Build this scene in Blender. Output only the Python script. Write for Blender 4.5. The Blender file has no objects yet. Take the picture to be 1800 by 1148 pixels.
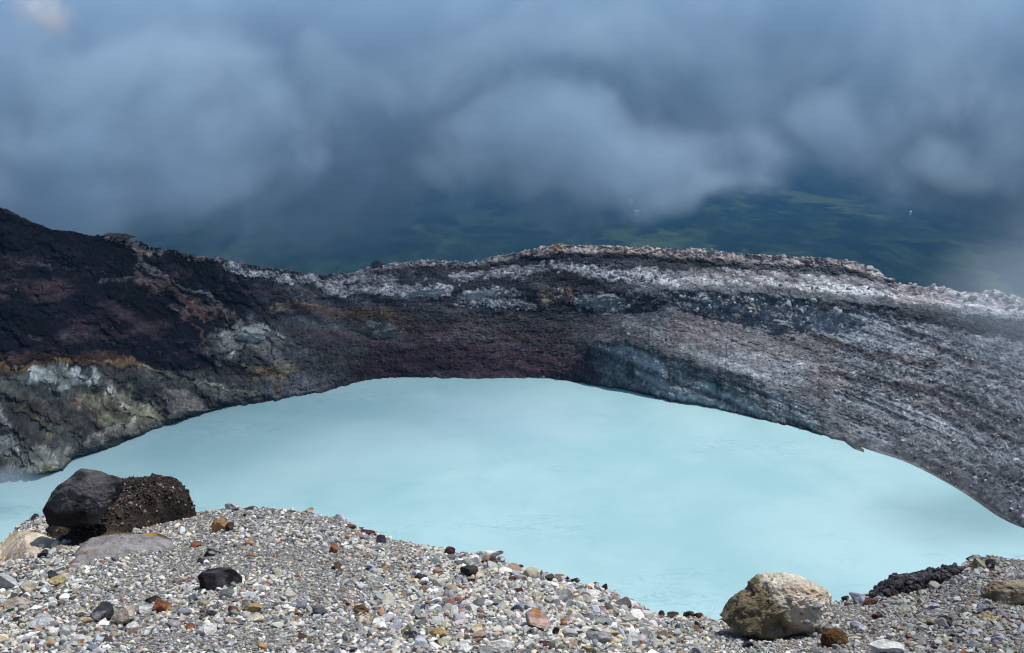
import bpy, bmesh, math, random
import numpy as np
from mathutils import Vector, Euler

# ------------------------------------------------------------------ camera, world, sun
SC = bpy.context.scene
COL = SC.collection
H = 150.0                       # eye height above the lake (lake surface is z = 0)
F_PX = 1766.0                   # focal length in pixels of the 1800 px wide photograph
PITCH = math.radians(15.0)

cam_d = bpy.data.cameras.new("camera")
cam_d.sensor_width = 36.0
cam_d.lens = F_PX / 1800.0 * 36.0
cam_d.clip_start = 0.1
cam_d.clip_end = 200000.0
cam = bpy.data.objects.new("camera", cam_d)
COL.objects.link(cam)
cam.location = (0, 0, H)
cam.rotation_euler = (math.pi / 2 - PITCH, 0, 0)
SC.camera = cam

TO_SUN = Vector((0.36, 0.22, 0.91)).normalized()
SUN_EL = math.asin(TO_SUN.z)
SUN_AZ = math.atan2(TO_SUN.x, TO_SUN.y)
world = bpy.data.worlds.new("World")
SC.world = world
world.use_nodes = True
wn = world.node_tree.nodes
wl = world.node_tree.links
wn.clear()
sky = wn.new("ShaderNodeTexSky")
sky.sky_type = 'NISHITA'
sky.sun_disc = False
sky.sun_elevation = SUN_EL
sky.sun_rotation = SUN_AZ
bg = wn.new("ShaderNodeBackground")
bg.inputs[1].default_value = 0.095
wo = wn.new("ShaderNodeOutputWorld")
wl.new(sky.outputs[0], bg.inputs[0])
wl.new(bg.outputs[0], wo.inputs[0])

sun_d = bpy.data.lights.new("sun", 'SUN')
sun_d.energy = 4.3
sun_d.angle = math.radians(0.5)
sun_d.color = (1.0, 0.975, 0.94)
sun = bpy.data.objects.new("sun", sun_d)
COL.objects.link(sun)
sun.rotation_euler = TO_SUN.to_track_quat('Z', 'Y').to_euler()

SC.view_settings.view_transform = 'Standard'
SC.view_settings.look = 'None'
SC.view_settings.exposure = 0.0
SC.view_settings.gamma = 1.0
SC.view_settings.use_curve_mapping = False
SC.cycles.volume_bounces = 4
SC.cycles.max_bounces = 5
SC.cycles.transparent_max_bounces = 96
SC.cycles.diffuse_bounces = 2
SC.cycles.volume_max_steps = 256
SC.cycles.use_denoising = True
SC.cycles.filter_width = 1.1

rng = np.random.default_rng(7)

# ------------------------------------------------------------------ geometry helpers
CP, SP = math.cos(PITCH), math.sin(PITCH)


def ray(px, py):
    """pixel of the photograph -> (a, m): sideways and upward slope per metre of depth y"""
    px = np.asarray(px, float)
    py = np.asarray(py, float)
    u = (px - 900.0) / F_PX
    v = (574.0 - py) / F_PX
    dy = CP + v * SP
    dz = -SP + v * CP
    return u / dy, dz / dy


def to_px(x, y, z):
    zz = z - H
    dep = y * CP - zz * SP
    up = y * SP + zz * CP
    return 900.0 + F_PX * x / dep, 574.0 - F_PX * up / dep


def hash3(ix, iy, iz, seed):
    n = (ix.astype(np.uint32) * np.uint32(374761393) + iy.astype(np.uint32) * np.uint32(668265263)
         + iz.astype(np.uint32) * np.uint32(2147483647 - 1274126177 % 1000000) + np.uint32((seed * 144269504) & 0xffffffff))
    n = (n ^ (n >> np.uint32(13))) * np.uint32(1274126177)
    n = (n ^ (n >> np.uint32(16))) * np.uint32(2246822519)
    n = n ^ (n >> np.uint32(15))
    return n.astype(np.float32) / np.float32(4294967295.0)


def vnoise(P, seed=0):
    with np.errstate(over='ignore'):
        f = np.floor(P)
        t = (P - f).astype(np.float32)
        i = f.astype(np.int64)
        t = t * t * t * (t * (t * 6 - 15) + 10)
        r = np.zeros(len(P), np.float32)
        for dx in (0, 1):
            wx = t[:, 0] if dx else 1 - t[:, 0]
            for dy in (0, 1):
                wy = t[:, 1] if dy else 1 - t[:, 1]
                for dz in (0, 1):
                    wz = t[:, 2] if dz else 1 - t[:, 2]
                    r += wx * wy * wz * hash3(i[:, 0] + dx, i[:, 1] + dy, i[:, 2] + dz, seed)
        return r * 2 - 1


def fbm(P, octaves=4, seed=0, gain=0.5, ridged=False):
    P = np.asarray(P, float)
    s, amp, tot = 0.0, 1.0, 0.0
    for o in range(octaves):
        n = vnoise(P * (2.03 ** o) + 17.3 * o, seed + o)
        if ridged:
            n = 1 - 2 * np.abs(n)
        s = s + amp * n
        tot += amp
        amp *= gain
    return s / tot


def blocks(P, seed=0):
    """cells of broken rock: (distance to the cell's middle, a random number for the cell)"""
    f = np.floor(P).astype(np.int64)
    best = np.full(len(P), 9.0)
    val = np.zeros(len(P))
    with np.errstate(over='ignore'):
        for dx in (-1, 0, 1):
            for dy in (-1, 0, 1):
                for dz in (-1, 0, 1):
                    i, j, k = f[:, 0] + dx, f[:, 1] + dy, f[:, 2] + dz
                    d = ((i + hash3(i, j, k, seed) - P[:, 0]) ** 2 + (j + hash3(i, j, k, seed + 1) - P[:, 1]) ** 2
                         + (k + hash3(i, j, k, seed + 2) - P[:, 2]) ** 2)
                    w = d < best
                    best = np.where(w, d, best)
                    val = np.where(w, hash3(i, j, k, seed + 3), val)
    return np.sqrt(best), val


def mesh_object(name, V, Fc, mat=None, parent=None, smooth=False, colors=None):
    """V (n,3), Fc (m,3|4) int arrays"""
    V = np.asarray(V, np.float32)
    Fc = np.asarray(Fc, np.int32)
    me = bpy.data.meshes.new(name)
    k = Fc.shape[1]
    me.vertices.add(len(V))
    me.vertices.foreach_set("co", V.ravel())
    me.loops.add(Fc.size)
    me.loops.foreach_set("vertex_index", Fc.ravel())
    me.polygons.add(len(Fc))
    me.polygons.foreach_set("loop_start", np.arange(0, Fc.size, k, dtype=np.int32))
    me.polygons.foreach_set("use_smooth", np.full(len(Fc), smooth, dtype=bool))
    me.update(calc_edges=True)
    me.validate()
    if colors is not None:
        at = me.color_attributes.new("Col", 'FLOAT_COLOR', 'POINT')
        c = np.ones((len(V), 4), np.float32)
        c[:, :3] = colors
        at.data.foreach_set("color", c.ravel())
    if mat:
        me.materials.append(mat)
    o = bpy.data.objects.new(name, me)
    COL.objects.link(o)
    if parent:
        o.parent = parent
    return o


def tag(o, label=None, cat=None, group=None, kind=None):
    if label:
        o["label"] = label
    if cat:
        o["category"] = cat
    if group:
        o["group"] = group
    if kind:
        o["kind"] = kind
    return o


def grid_faces(nr, nc):
    i = np.arange((nr - 1) * (nc - 1))
    r, c = i // (nc - 1), i % (nc - 1)
    a = r * nc + c
    return np.stack([a, a + 1, a + nc + 1, a + nc], 1)


_ico = {}


def ico(sub):
    if sub not in _ico:
        bm = bmesh.new()
        bmesh.ops.create_icosphere(bm, subdivisions=sub, radius=1.0)
        bm.verts.ensure_lookup_table()
        V = np.array([v.co[:] for v in bm.verts])
        Fc = np.array([[v.index for v in f.verts] for f in bm.faces])
        bm.free()
        _ico[sub] = (V, Fc)
    V, Fc = _ico[sub]
    return V.copy(), Fc


def rock_shape(seed, sub=2, cuts=9, rough=0.06, lo=0.55, hi=0.92, freq=2.2):
    """an angular stone: a ball trimmed by random planes, then roughened; fits about radius 1"""
    r = np.random.default_rng(seed)
    V, Fc = ico(sub)
    for _ in range(cuts):
        n = r.normal(size=3)
        n /= np.linalg.norm(n)
        d = r.uniform(lo, hi)
        s = V @ n - d
        V -= np.clip(s, 0, None)[:, None] * n * 0.94
    if rough > 0:
        nrm = V / np.linalg.norm(V, axis=1)[:, None]
        off = r.uniform(-50, 50, 3)
        V = V + nrm * (rough * fbm(V * freq + off, 5 if sub > 3 else 3, seed % 97))[:, None]
    V /= np.abs(V).max(axis=0)
    return V, Fc


def rotz(V, a):
    c, s = math.cos(a), math.sin(a)
    return V @ np.array([[c, s, 0], [-s, c, 0], [0, 0, 1]])


def rand_rot(r):
    q = r.normal(size=4)
    q /= np.linalg.norm(q)
    w, x, y, z = q
    return np.array([[1 - 2 * (y * y + z * z), 2 * (x * y - z * w), 2 * (x * z + y * w)],
                     [2 * (x * y + z * w), 1 - 2 * (x * x + z * z), 2 * (y * z - x * w)],
                     [2 * (x * z - y * w), 2 * (y * z + x * w), 1 - 2 * (x * x + y * y)]])


def lin(r, g, b):
    f = lambda c: (c / 255 / 12.92) if c / 255 <= 0.04045 else ((c / 255 + 0.055) / 1.055) ** 2.4
    return np.array([f(r), f(g), f(b)])


# ------------------------------------------------------------------ material helpers
class NT:
    def __init__(self, name):
        self.m = bpy.data.materials.new(name)
        self.m.use_nodes = True
        self.n = self.m.node_tree.nodes
        self.l = self.m.node_tree.links
        self.n.clear()
        self.out = self.n.new("ShaderNodeOutputMaterial")

    def node(self, t, ins=None, **kw):
        nd = self.n.new(t)
        for k, v in kw.items():
            setattr(nd, k, v)
        for k, v in (ins or {}).items():
            self.put(nd.inputs[k], v)
        return nd

    def put(self, sock, v):
        if isinstance(v, bpy.types.NodeSocket):
            self.l.new(v, sock)
        else:
            sock.default_value = v

    def math(self, op, a, b=0.0, c=0.0, clamp=False):
        nd = self.n.new("ShaderNodeMath")
        nd.operation = op
        nd.use_clamp = clamp
        for i, v in enumerate((a, b, c)):
            self.put(nd.inputs[i], v)
        return nd.outputs[0]

    def smooth(self, v, lo, hi, o0=0.0, o1=1.0):
        nd = self.node("ShaderNodeMapRange", {0: v, 1: lo, 2: hi, 3: o0, 4: o1}, interpolation_type='SMOOTHSTEP')
        return nd.outputs[0]

    def mix(self, f, a, b, blend='MIX'):
        nd = self.n.new("ShaderNodeMix")
        nd.data_type = 'RGBA'
        nd.blend_type = blend
        self.put(nd.inputs[0], f)
        self.put(nd.inputs[6], a)
        self.put(nd.inputs[7], b)
        return nd.outputs[2]

    def noise(self, vec, scale, detail=4.0, rough=0.55, dist=0.0):
        return self.node("ShaderNodeTexNoise", {"Vector": vec, "Scale": scale, "Detail": detail,
                                                "Roughness": rough, "Distortion": dist}).outputs[0]


def rgba(c):
    return (float(c[0]), float(c[1]), float(c[2]), 1.0)


def rock_material(name, bump_scale, bump_dist, var=0.35, base=None, spec=0.15, speck=None):
    """stone: colour from the mesh's own stone colours (or base), mottled by noise, with a rough bump"""
    t = NT(name)
    co = t.node("ShaderNodeTexCoord").outputs["Object"]
    if base is None:
        c = t.node("ShaderNodeVertexColor", layer_name="Col").outputs[0]
    else:
        c = t.node("ShaderNodeRGB").outputs[0]
        c.default_value = rgba(base)
    n1 = t.noise(co, bump_scale * 0.35, 5.0, 0.6)
    n2 = t.noise(co, bump_scale * 1.7, 5.0, 0.65)
    f = t.math('ADD', t.math('MULTIPLY', n1, 0.6), t.math('MULTIPLY', n2, 0.4))
    f = t.smooth(f, 0.30, 0.70, 1 - var, 1 + var)
    cc = t.mix(1.0, c, t.node("ShaderNodeCombineColor", {0: f, 1: f, 2: f}).outputs[0], 'MULTIPLY')
    if speck is not None:
        s = t.smooth(t.noise(co, bump_scale * 0.8, 3.0, 0.7), 0.56, 0.66)
        cc = t.mix(s, cc, rgba(speck))
    bump = t.node("ShaderNodeBump", {"Strength": 0.9, "Distance": bump_dist,
                                     "Height": t.math('ADD', n2, t.math('MULTIPLY', n1, 1.5))})
    b = t.node("ShaderNodeBsdfPrincipled", {"Base Color": cc, "Roughness": 0.9, "Specular IOR Level": spec,
                                            "Normal": bump.outputs[0]})
    t.l.new(b.outputs[0], t.out.inputs[0])
    return t.m


# ------------------------------------------------------------------ lake
def build_lake():
    t = NT("milky_lake_water")
    co = t.node("ShaderNodeTexCoord").outputs["Object"]
    mp = t.node("ShaderNodeMapping", {0: co, 3: (1.0, 1.0, 1.0)}).outputs[0]
    big = t.noise(mp, 0.011, 4.0, 0.5, 0.6)
    fine = t.noise(mp, 0.05, 5.0, 0.6, 0.8)
    f = t.smooth(t.math('ADD', t.math('MULTIPLY', big, 0.75), t.math('MULTIPLY', fine, 0.25)), 0.34, 0.66)
    c = t.mix(f, rgba((0.280, 0.480, 0.505)), rgba((0.375, 0.565, 0.588)))
    # thin dark scum threads floating on the near half of the lake
    sc = t.node("ShaderNodeMapping", {0: co, 3: (0.5, 1.4, 1.0)}).outputs[0]
    wisp = t.noise(sc, 0.09, 6.0, 0.6, 2.2)
    gate = t.smooth(t.noise(sc, 0.022, 3.0, 0.5), 0.52, 0.66)
    thread = t.math('MULTIPLY', t.smooth(t.math('ABSOLUTE', t.math('SUBTRACT', wisp, 0.5)), 0.030, 0.004), gate)
    c = t.mix(t.math('MULTIPLY', thread, 0.45), c, rgba((0.16, 0.33, 0.40)))
    rip = t.noise(co, 0.9, 4.0, 0.6)
    bump = t.node("ShaderNodeBump", {"Strength": 0.25, "Distance": 0.15, "Height": rip})
    b = t.node("ShaderNodeBsdfPrincipled", {"Base Color": c, "Roughness": 0.42, "IOR": 1.33,
                                            "Specular IOR Level": 0.25, "Normal": bump.outputs[0]})
    t.l.new(b.outputs[0], t.out.inputs[0])
    A = np.linspace(-0.95, 0.95, 240)
    far = -H / curve_am(SHORE, A) + 4.0
    tt = np.linspace(0, 1, 24)[:, None]
    Y = 150.0 + (far[None, :] - 150.0) * tt
    V = np.stack([(Y * A[None, :]).ravel(), Y.ravel(), np.zeros(Y.size)], 1)
    o = mesh_object("lake_water", V, grid_faces(24, 240), t.m, smooth=True)
    tag(o, "opaque pale turquoise crater lake", "lake", kind="structure")


# ------------------------------------------------------------------ crater wall
SHORE = [(-700, 1040), (-300, 905), (-120, 868), (0, 846), (50, 838), (110, 826), (132, 806), (200, 786), (270, 756), (330, 736), (400, 715),
         (480, 704), (560, 691), (600, 680), (640, 669), (700, 663), (800, 665), (900, 665), (960, 665), (1050, 677),
         (1100, 685), (1180, 705), (1260, 718), (1330, 735), (1400, 752), (1480, 775), (1500, 788), (1530, 800),
         (1575, 812), (1610, 827), (1650, 849), (1690, 872), (1730, 900), (1760, 925), (1800, 938), (1900, 985), (2500, 1160)]
CLIFF = [(-700, 880), (-300, 700), (0, 641), (100, 633), (200, 626), (270, 632), (330, 660), (400, 680), (480, 678),
         (560, 668), (590, 640), (625, 618), (680, 620), (720, 640), (760, 650), (900, 648), (985, 640), (1010, 636), (1045, 600),
         (1100, 600), (1180, 622), (1260, 646), (1300, 657), (1350, 682), (1400, 695), (1450, 722), (1480, 746),
         (1505, 768), (1535, 786), (1610, 815), (1700, 866), (1800, 928), (1900, 972), (2500, 1140)]
BENCH = [(-700, 700), (-300, 560), (0, 540), (200, 540), (300, 520), (420, 560), (500, 540), (560, 525), (620, 530), (720, 527),
         (800, 535), (850, 543), (950, 545), (1000, 548), (1110, 550), (1180, 543), (1250, 560), (1350, 578), (1450, 585),
         (1600, 575), (1700, 590), (1800, 608), (1900, 640), (2500, 800)]
LEDGE = [(-700, 560), (-300, 480), (0, 480), (300, 490), (450, 503), (550, 503), (600, 510), (720, 510), (800, 505), (900, 508),
         (1000, 510), (1110, 512), (1200, 508), (1300, 512), (1400, 522), (1500, 530), (1600, 545), (1700, 552),
         (1800, 562), (1900, 585), (2500, 730)]
UPPER = [(-700, 360), (-100, 370), (0, 400), (200, 447), (300, 462), (400, 475), (500, 490), (600, 492), (700, 478),
         (800, 475), (900, 465), (1000, 450), (1100, 453), (1200, 463), (1300, 473), (1400, 478), (1500, 484), (1550, 500),
         (1600, 520), (1700, 535), (1800, 545), (1900, 560), (2500, 700)]
RIM = [(-700, 250), (-100, 326), (0, 359), (30, 370), (60, 386), (100, 402), (150, 412), (185, 421), (215, 419), (250, 433), (300, 440), (350, 447),
       (400, 457), (450, 466), (500, 472), (540, 478), (580, 484), (620, 478), (655, 472), (665, 464), (700, 466), (715, 461), (740, 459), (800, 459),
       (830, 462), (860, 456), (900, 446), (950, 436), (980, 430), (1020, 433), (1060, 431), (1110, 435), (1160, 437), (1200, 439),
       (1260, 445), (1300, 448), (1360, 451), (1420, 454), (1480, 458), (1510, 465), (1530, 471), (1545, 478), (1555, 488),
       (1590, 503), (1650, 507), (1700, 512), (1750, 515), (1800, 524), (1900, 535), (2500, 640)]
DEPTH_ADD = [(-700, 70), (0, 92), (500, 84), (900, 84), (1300, 95), (1800, 125), (2500, 140)]


def curve_am(pts, A, smooth_n=5):
    p = np.array(pts, float)
    a, m = ray(p[:, 0], p[:, 1])
    r = np.interp(A, a, m)
    k = np.ones(smooth_n) / smooth_n
    rp = np.concatenate([np.full(smooth_n, r[0]), r, np.full(smooth_n, r[-1])])
    return np.convolve(rp, k, 'same')[smooth_n:-smooth_n]


build_lake()


def build_crater():
    A = np.unique(np.concatenate([np.linspace(-0.95, -0.58, 90), np.linspace(-0.58, 0.58, 1500), np.linspace(0.58, 0.95, 90)]))
    nc = len(A)
    M = [curve_am(c, A) for c in (SHORE, CLIFF, BENCH, LEDGE, UPPER, RIM)]
    q1 = np.stack([A * 60, A * 0, A * 0], 1)
    M[1] = M[1] + 0.006 * fbm(q1, 5, 171, 0.6) * np.clip((A - 0.07) / 0.03, 0, 1) * np.clip((0.33 - A) / 0.03, 0, 1)
    M[5] = M[5] + 0.0022 * fbm(q1 * 2.2, 4, 172, 0.65)
    Y0b = -H / M[0]
    M[0] = M[0] + 0.0022 * fbm(q1 * 2.5, 5, 173, 0.65)
    for k in range(1, 6):                                # keep the curves in order from the water up
        M[k] = np.maximum(M[k], M[k - 1] + 0.0008)
    Y0 = -H / M[0]
    dp = np.array(DEPTH_ADD, float)
    da, _ = ray(dp[:, 0], np.full(len(dp), 500.0))
    ADD = np.interp(A, da, dp[:, 1])
    frac = [0.0, 0.09, 0.52, 0.60, 0.92, 1.0]
    rows = [46, 110, 44, 66, 44]
    Ys, Ms, Zone = [], [], []
    kk = np.hanning(171)
    kk /= kk.sum()
    Y0s = np.convolve(np.concatenate([np.full(85, Y0b[0]), Y0b, np.full(85, Y0b[-1])]), kk, 'valid')
    even = np.clip((0.02 - A) / 0.2, 0, 1)                # 1 on the left: one even slope, no benches
    for k in range(5):
        tt = np.linspace(0, 1, rows[k], endpoint=(k == 4))
        for t in tt:
            mm = M[k] + (M[k + 1] - M[k]) * t
            f1 = frac[k] + (frac[k + 1] - frac[k]) * t
            f2 = np.clip((mm - M[0]) / (M[5] - M[0]), 0, 1) ** 1.1
            sm = min(1.0, (k + t) / 0.8)
            Ys.append(Y0 * (1 - min(1, sm * 2)) + min(1, sm * 2) * np.maximum(Y0b * (1 - sm) + Y0s * sm, Y0b - 3.0) + ADD * (f1 * (1 - even) + f2 * even))
            Ms.append(mm)
            Zone.append(k + t)
    Yr = np.array(Ys)
    Z = H + np.array(Ms) * Yr
    # one skirt row under the water, then the outer flank
    Yr = np.vstack([Y0 - 4, Yr])
    Z = np.vstack([np.full(nc, -4.0), Z])
    zone = np.concatenate([[0], Zone])
    outer_y, outer_z = [], []
    for d in (2, 5, 9, 14, 20, 28, 40, 60, 90, 140, 220, 340, 520, 800, 1200, 1800):
        outer_y.append(Yr[-1] + d)
        outer_z.append(Z[-1] - 0.25 * min(d, 10) - 0.62 * max(0, d - 6))
    n_in = len(Yr)
    Yr = np.vstack([Yr, outer_y])
    Z = np.vstack([Z, outer_z])
    zone = np.concatenate([zone, np.full(len(outer_y), 6.0)])
    nr = len(Yr)
    X = Yr * A[None, :]
    P = np.stack([X.ravel(), Yr.ravel(), Z.ravel()], 1)
    zr = np.repeat(zone, nc)
    px, py = to_px(P[:, 0], P[:, 1], P[:, 2])
    xs_ = lambda v, lo, hi: (lambda t: t * t * (3 - 2 * t))(np.clip((v - lo) / (hi - lo), 0, 1))
    # ---------------- relief: gullies, strata and broken faces
    inn = np.clip(P[:, 2] / 3.0, 0, 1) * np.where(zr < 5.5, 1, 0.4)
    rel_left = np.clip((650 - px) / 250, 0, 1)
    big = fbm(P * [0.022, 0.022, 0.03], 5, 3, 0.55, ridged=True)
    med = fbm(P * [0.10, 0.10, 0.16], 4, 11, 0.6)
    fine = fbm(P * [0.42, 0.42, 0.5], 3, 23, 0.6, ridged=True)
    tiny = vnoise(P * 1.3, 31)
    strata = P[:, 2] + 2.5 * fbm(P * 0.025, 3, 41) - 0.012 * P[:, 0]
    st = np.abs(((strata / 3.3) % 1.0) - 0.35)
    ridge_amp = 1.6 + 4.4 * rel_left
    disp_y = -(ridge_amp * big + 1.5 * med + 0.5 * fine + 0.25 * tiny) - 0.9 * (0.4 - st)
    # gullies run down the slope: noise that hardly changes with height
    gul = fbm(np.stack([P[:, 0] * 0.06, P[:, 1] * 0.01, P[:, 2] * 0.008], 1), 4, 51, 0.6, ridged=True)
    disp_y -= 2.2 * gul
    cliff = np.exp(-((zr - 0.55) / 0.5) ** 2)            # low wall above the water: vertical flutes
    flute = fbm(np.stack([P[:, 0] * 0.22, P[:, 1] * 0.03, P[:, 2] * 0.02], 1), 4, 61, 0.6)
    disp_y -= 1.7 * cliff * flute
    sL = 0.75 * P[:, 0] + P[:, 2]
    rib = fbm(np.stack([sL * 0.09, (P[:, 0] - 0.75 * P[:, 2]) * 0.02, P[:, 1] * 0.01], 1), 4, 151, 0.6, ridged=True)
    rgt = np.clip((px - 1080) / 150, 0, 1)
    disp_y = disp_y * (1 - 0.5 * rgt) - 6.5 * rel_left * rib - 1.1 * rgt * fbm(np.stack([(0.30 * P[:, 0] + P[:, 2] + 0.1 * P[:, 1]) * 0.35, (P[:, 0] - 0.3 * P[:, 2]) * 0.02, P[:, 1] * 0.01], 1), 4, 163, 0.6, ridged=True)
    W_ = P + 1.2 * np.stack([fbm(P * 0.2, 2, 201), fbm(P * 0.2, 2, 202), fbm(P * 0.2, 2, 203)], 1)
    bd1, bv1 = blocks(W_ / [4.2, 5.0, 3.4], 211)
    bd2, bv2 = blocks(W_ / [1.7, 2.2, 1.3], 221)
    upper = np.clip((zr - 2.0) / 0.3, 0, 1) * (1 - np.clip((zr - 5.3) / 0.3, 0, 1)) * np.clip((px - 330) / 250, 0.25, 1)
    blk = 0.30 + 0.45 * rel_left - 0.14 * rgt + (0.70 + 0.1 * rgt) * upper
    cr_ = np.exp(-((zr - 5.0) / 0.35) ** 2)
    disp_y += blk * (3.2 * (bv1 - 0.5) + 1.4 * (bv2 - 0.5) + 1.2 * bd1)
    P[:, 2] += np.clip(P[:, 2] / 3, 0, 1) * blk * (0.9 * (bv1 - 0.5) + 0.5 * (bv2 - 0.5)) * (1 - 0.75 * cr_)
    P[:, 1] += disp_y * inn
    P[:, 2] += (0.45 * fine + 0.8 * med + 0.2 * tiny) * np.clip(inn, 0, 0.8)
    crest = np.exp(-((zr - 4.95) / 0.25) ** 2)
    lump = fbm(P * [0.07, 0.05, 0.05], 5, 71, 0.62, ridged=True)
    P[:, 2] += 1.3 * crest * lump * np.clip((px - 100) / 400, 0.35, 1)

    # ---------------- rock colours (the geology, with some shade and sun put in)
    n = len(P)
    wx = 14 * fbm(P * 0.09, 4, 81) + 5 * fbm(P * 0.5, 2, 82)
    wy = 9 * fbm(P * 0.09, 4, 83) + 5 * fbm(P * 0.5, 2, 84)
    qx, qy = px + wx, py + wy
    mot = fbm(P * 0.25, 4, 91)
    mot2 = fbm(P * [0.03, 0.03, 0.25], 4, 92)
    brk = fbm(P * [0.30, 0.30, 0.45], 5, 141, 0.62)
    sL, tL = 0.75 * P[:, 0] + P[:, 2] + 0.3 * P[:, 1], P[:, 0] - 0.75 * P[:, 2]
    dip_left = fbm(np.stack([sL * 0.20, tL * 0.03, P[:, 1] * 0.02], 1), 5, 151, 0.62)
    sR, tR = 0.30 * P[:, 0] + P[:, 2] + 0.1 * P[:, 1], P[:, 0] - 0.3 * P[:, 2]
    dip_right = fbm(np.stack([sR * 0.30, tR * 0.022, P[:, 1] * 0.01], 1), 3, 161, 0.55) + 0.25 * fbm(P * [0.8, 0.4, 1.4], 3, 164)
    wl = 1 - xs_(px, 450, 700)
    C = np.zeros((n, 3))
    grey = np.array([0.128, 0.14, 0.152])
    C[:] = grey

    def blend(w, col):
        w = np.clip(w, 0, 1)[:, None]
        C[:] = C * (1 - w) + np.asarray(col) * w

    def xs(v, lo, hi):
        t = np.clip((v - lo) / (hi - lo), 0, 1)
        return t * t * (3 - 2 * t)

    def stroke(pts, wid, soft=0.6):
        """weight of a band along a polyline; wid in photograph pixels (one pixel is about 0.3 m there)"""
        p = np.array(pts, float)
        best = np.full(n, 1e9)
        for (x0, y0), (x1, y1) in zip(p[:-1], p[1:]):
            dx, dy = x1 - x0, y1 - y0
            tt = np.clip(((qx - x0) * dx + (qy - y0) * dy) / (dx * dx + dy * dy), 0, 1)
            best = np.minimum(best, np.hypot(qx - x0 - tt * dx, qy - y0 - tt * dy))
        return 1 - xs(best + wid * (0.75 if wid > 9.5 else 0.3) * brk, wid * (0.85 - 0.55 * soft), wid * 0.95)

    def blob(cx, cy, rx, ry, ang=0.0):
        c, s = math.cos(ang), math.sin(ang)
        dx, dy = qx - cx, qy - cy
        return 1 - xs(np.hypot((dx * c + dy * s) / rx, (-dx * s + dy * c) / ry) + 0.55 * brk, 0.62, 0.98)

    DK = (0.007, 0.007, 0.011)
    # centre: dark maroon scree, right: pale grey ash slopes
    mid = xs(qx, 480, 640) * (1 - xs(qx, 1000, 1180))
    blend(mid * 0.9, (0.050, 0.043, 0.047))
    blend(stroke([(640, 650), (760, 625), (900, 645), (1010, 655)], 46) * 0.8, (0.040, 0.020, 0.026))
    blend(stroke([(700, 560), (850, 575), (980, 570)], 36) * 0.6, (0.075, 0.048, 0.040))
    blend(stroke([(600, 520), (760, 545), (900, 560), (1020, 556)], 24) * 0.7, (0.036, 0.040, 0.044))
    blend(blob(820, 585, 70, 16) * 0.6, (0.12, 0.11, 0.12))
    blend(stroke([(520, 535), (600, 548), (650, 555), (700, 562)], 14) * 0.8, (0.11, 0.075, 0.045))
    right = xs(qx, 1120, 1400) * xs(qy, 520, 600)
    blend(right * 0.85, (0.215, 0.236, 0.258))
    blend(xs(qx, 1480, 1650) * xs(qy, 560, 620) * 0.6, (0.26, 0.255, 0.262))
    blend(stroke([(1200, 580), (1300, 590), (1430, 615), (1460, 660)], 38) * 0.40, (0.120, 0.082, 0.078))
    blend(stroke([(1420, 590), (1520, 620), (1640, 640)], 9) * 0.7, (0.075, 0.05, 0.048))
    blend(stroke([(1450, 650), (1560, 672), (1640, 690), (1710, 740), (1790, 775)], 9) * 0.8, (0.060, 0.048, 0.05))
    blend(stroke([(1480, 675), (1590, 690), (1670, 735), (1740, 800)], 6) * 0.7, (0.06, 0.05, 0.052))
    blend(stroke([(1560, 560), (1650, 615), (1720, 650), (1800, 690)], 8) * 0.6, (0.085, 0.062, 0.058))
    blend(stroke([(1520, 800), (1620, 815), (1700, 860), (1790, 930)], 20) * 0.55, (0.075, 0.075, 0.082))
    blend(stroke([(1400, 700), (1520, 740), (1640, 800), (1720, 860)], 26) * 0.4, (0.11, 0.10, 0.105))
    for dyy, wd, cc in ((-14, 3.0, (0.10, 0.098, 0.10)), (9, 3.0, (0.075, 0.07, 0.075)), (18, 2.5, (0.25, 0.245, 0.25)), (-6, 2.5, (0.26, 0.25, 0.25)),
                        (30, 3.5, (0.085, 0.08, 0.085)), (-30, 3.0, (0.12, 0.115, 0.12)), (-44, 3.0, (0.11, 0.10, 0.10))):
        blend(stroke([(1430, 645 + dyy), (1560, 668 + dyy), (1650, 692 + dyy), (1720, 742 + dyy), (1810, 785 + dyy)], wd) * 0.75, cc)
    # ledges: pale ash and rubble benches between steep faces, their shade put into dark bands
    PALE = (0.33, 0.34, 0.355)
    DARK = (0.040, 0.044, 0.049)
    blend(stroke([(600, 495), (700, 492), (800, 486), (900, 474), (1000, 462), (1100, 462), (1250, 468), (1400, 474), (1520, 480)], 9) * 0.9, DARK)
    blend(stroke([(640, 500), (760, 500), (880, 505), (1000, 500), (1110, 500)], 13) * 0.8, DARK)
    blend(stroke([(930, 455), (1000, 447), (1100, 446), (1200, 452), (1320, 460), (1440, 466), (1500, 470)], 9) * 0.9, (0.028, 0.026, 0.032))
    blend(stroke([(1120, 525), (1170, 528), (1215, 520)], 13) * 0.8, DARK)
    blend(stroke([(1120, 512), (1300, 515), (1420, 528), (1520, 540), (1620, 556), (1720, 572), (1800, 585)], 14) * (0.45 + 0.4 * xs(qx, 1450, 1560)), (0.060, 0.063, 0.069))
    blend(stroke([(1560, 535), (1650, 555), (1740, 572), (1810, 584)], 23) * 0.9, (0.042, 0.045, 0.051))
    blend(stroke([(600, 483), (640, 487), (700, 505), (760, 512)], 12) * 0.75, (0.36, 0.36, 0.37))
    blend(stroke([(570, 508), (640, 510), (720, 518), (790, 510)], 9) * 0.8, (0.44, 0.45, 0.46))
    blend(stroke([(800, 490), (900, 478), (960, 470), (1040, 470), (1120, 482)], 10) * 0.8, (0.36, 0.36, 0.38))
    blend(stroke([(1010, 472), (1100, 484), (1180, 490), (1300, 492), (1420, 502), (1520, 510), (1590, 520)], 10) * 0.9, PALE)
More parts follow.
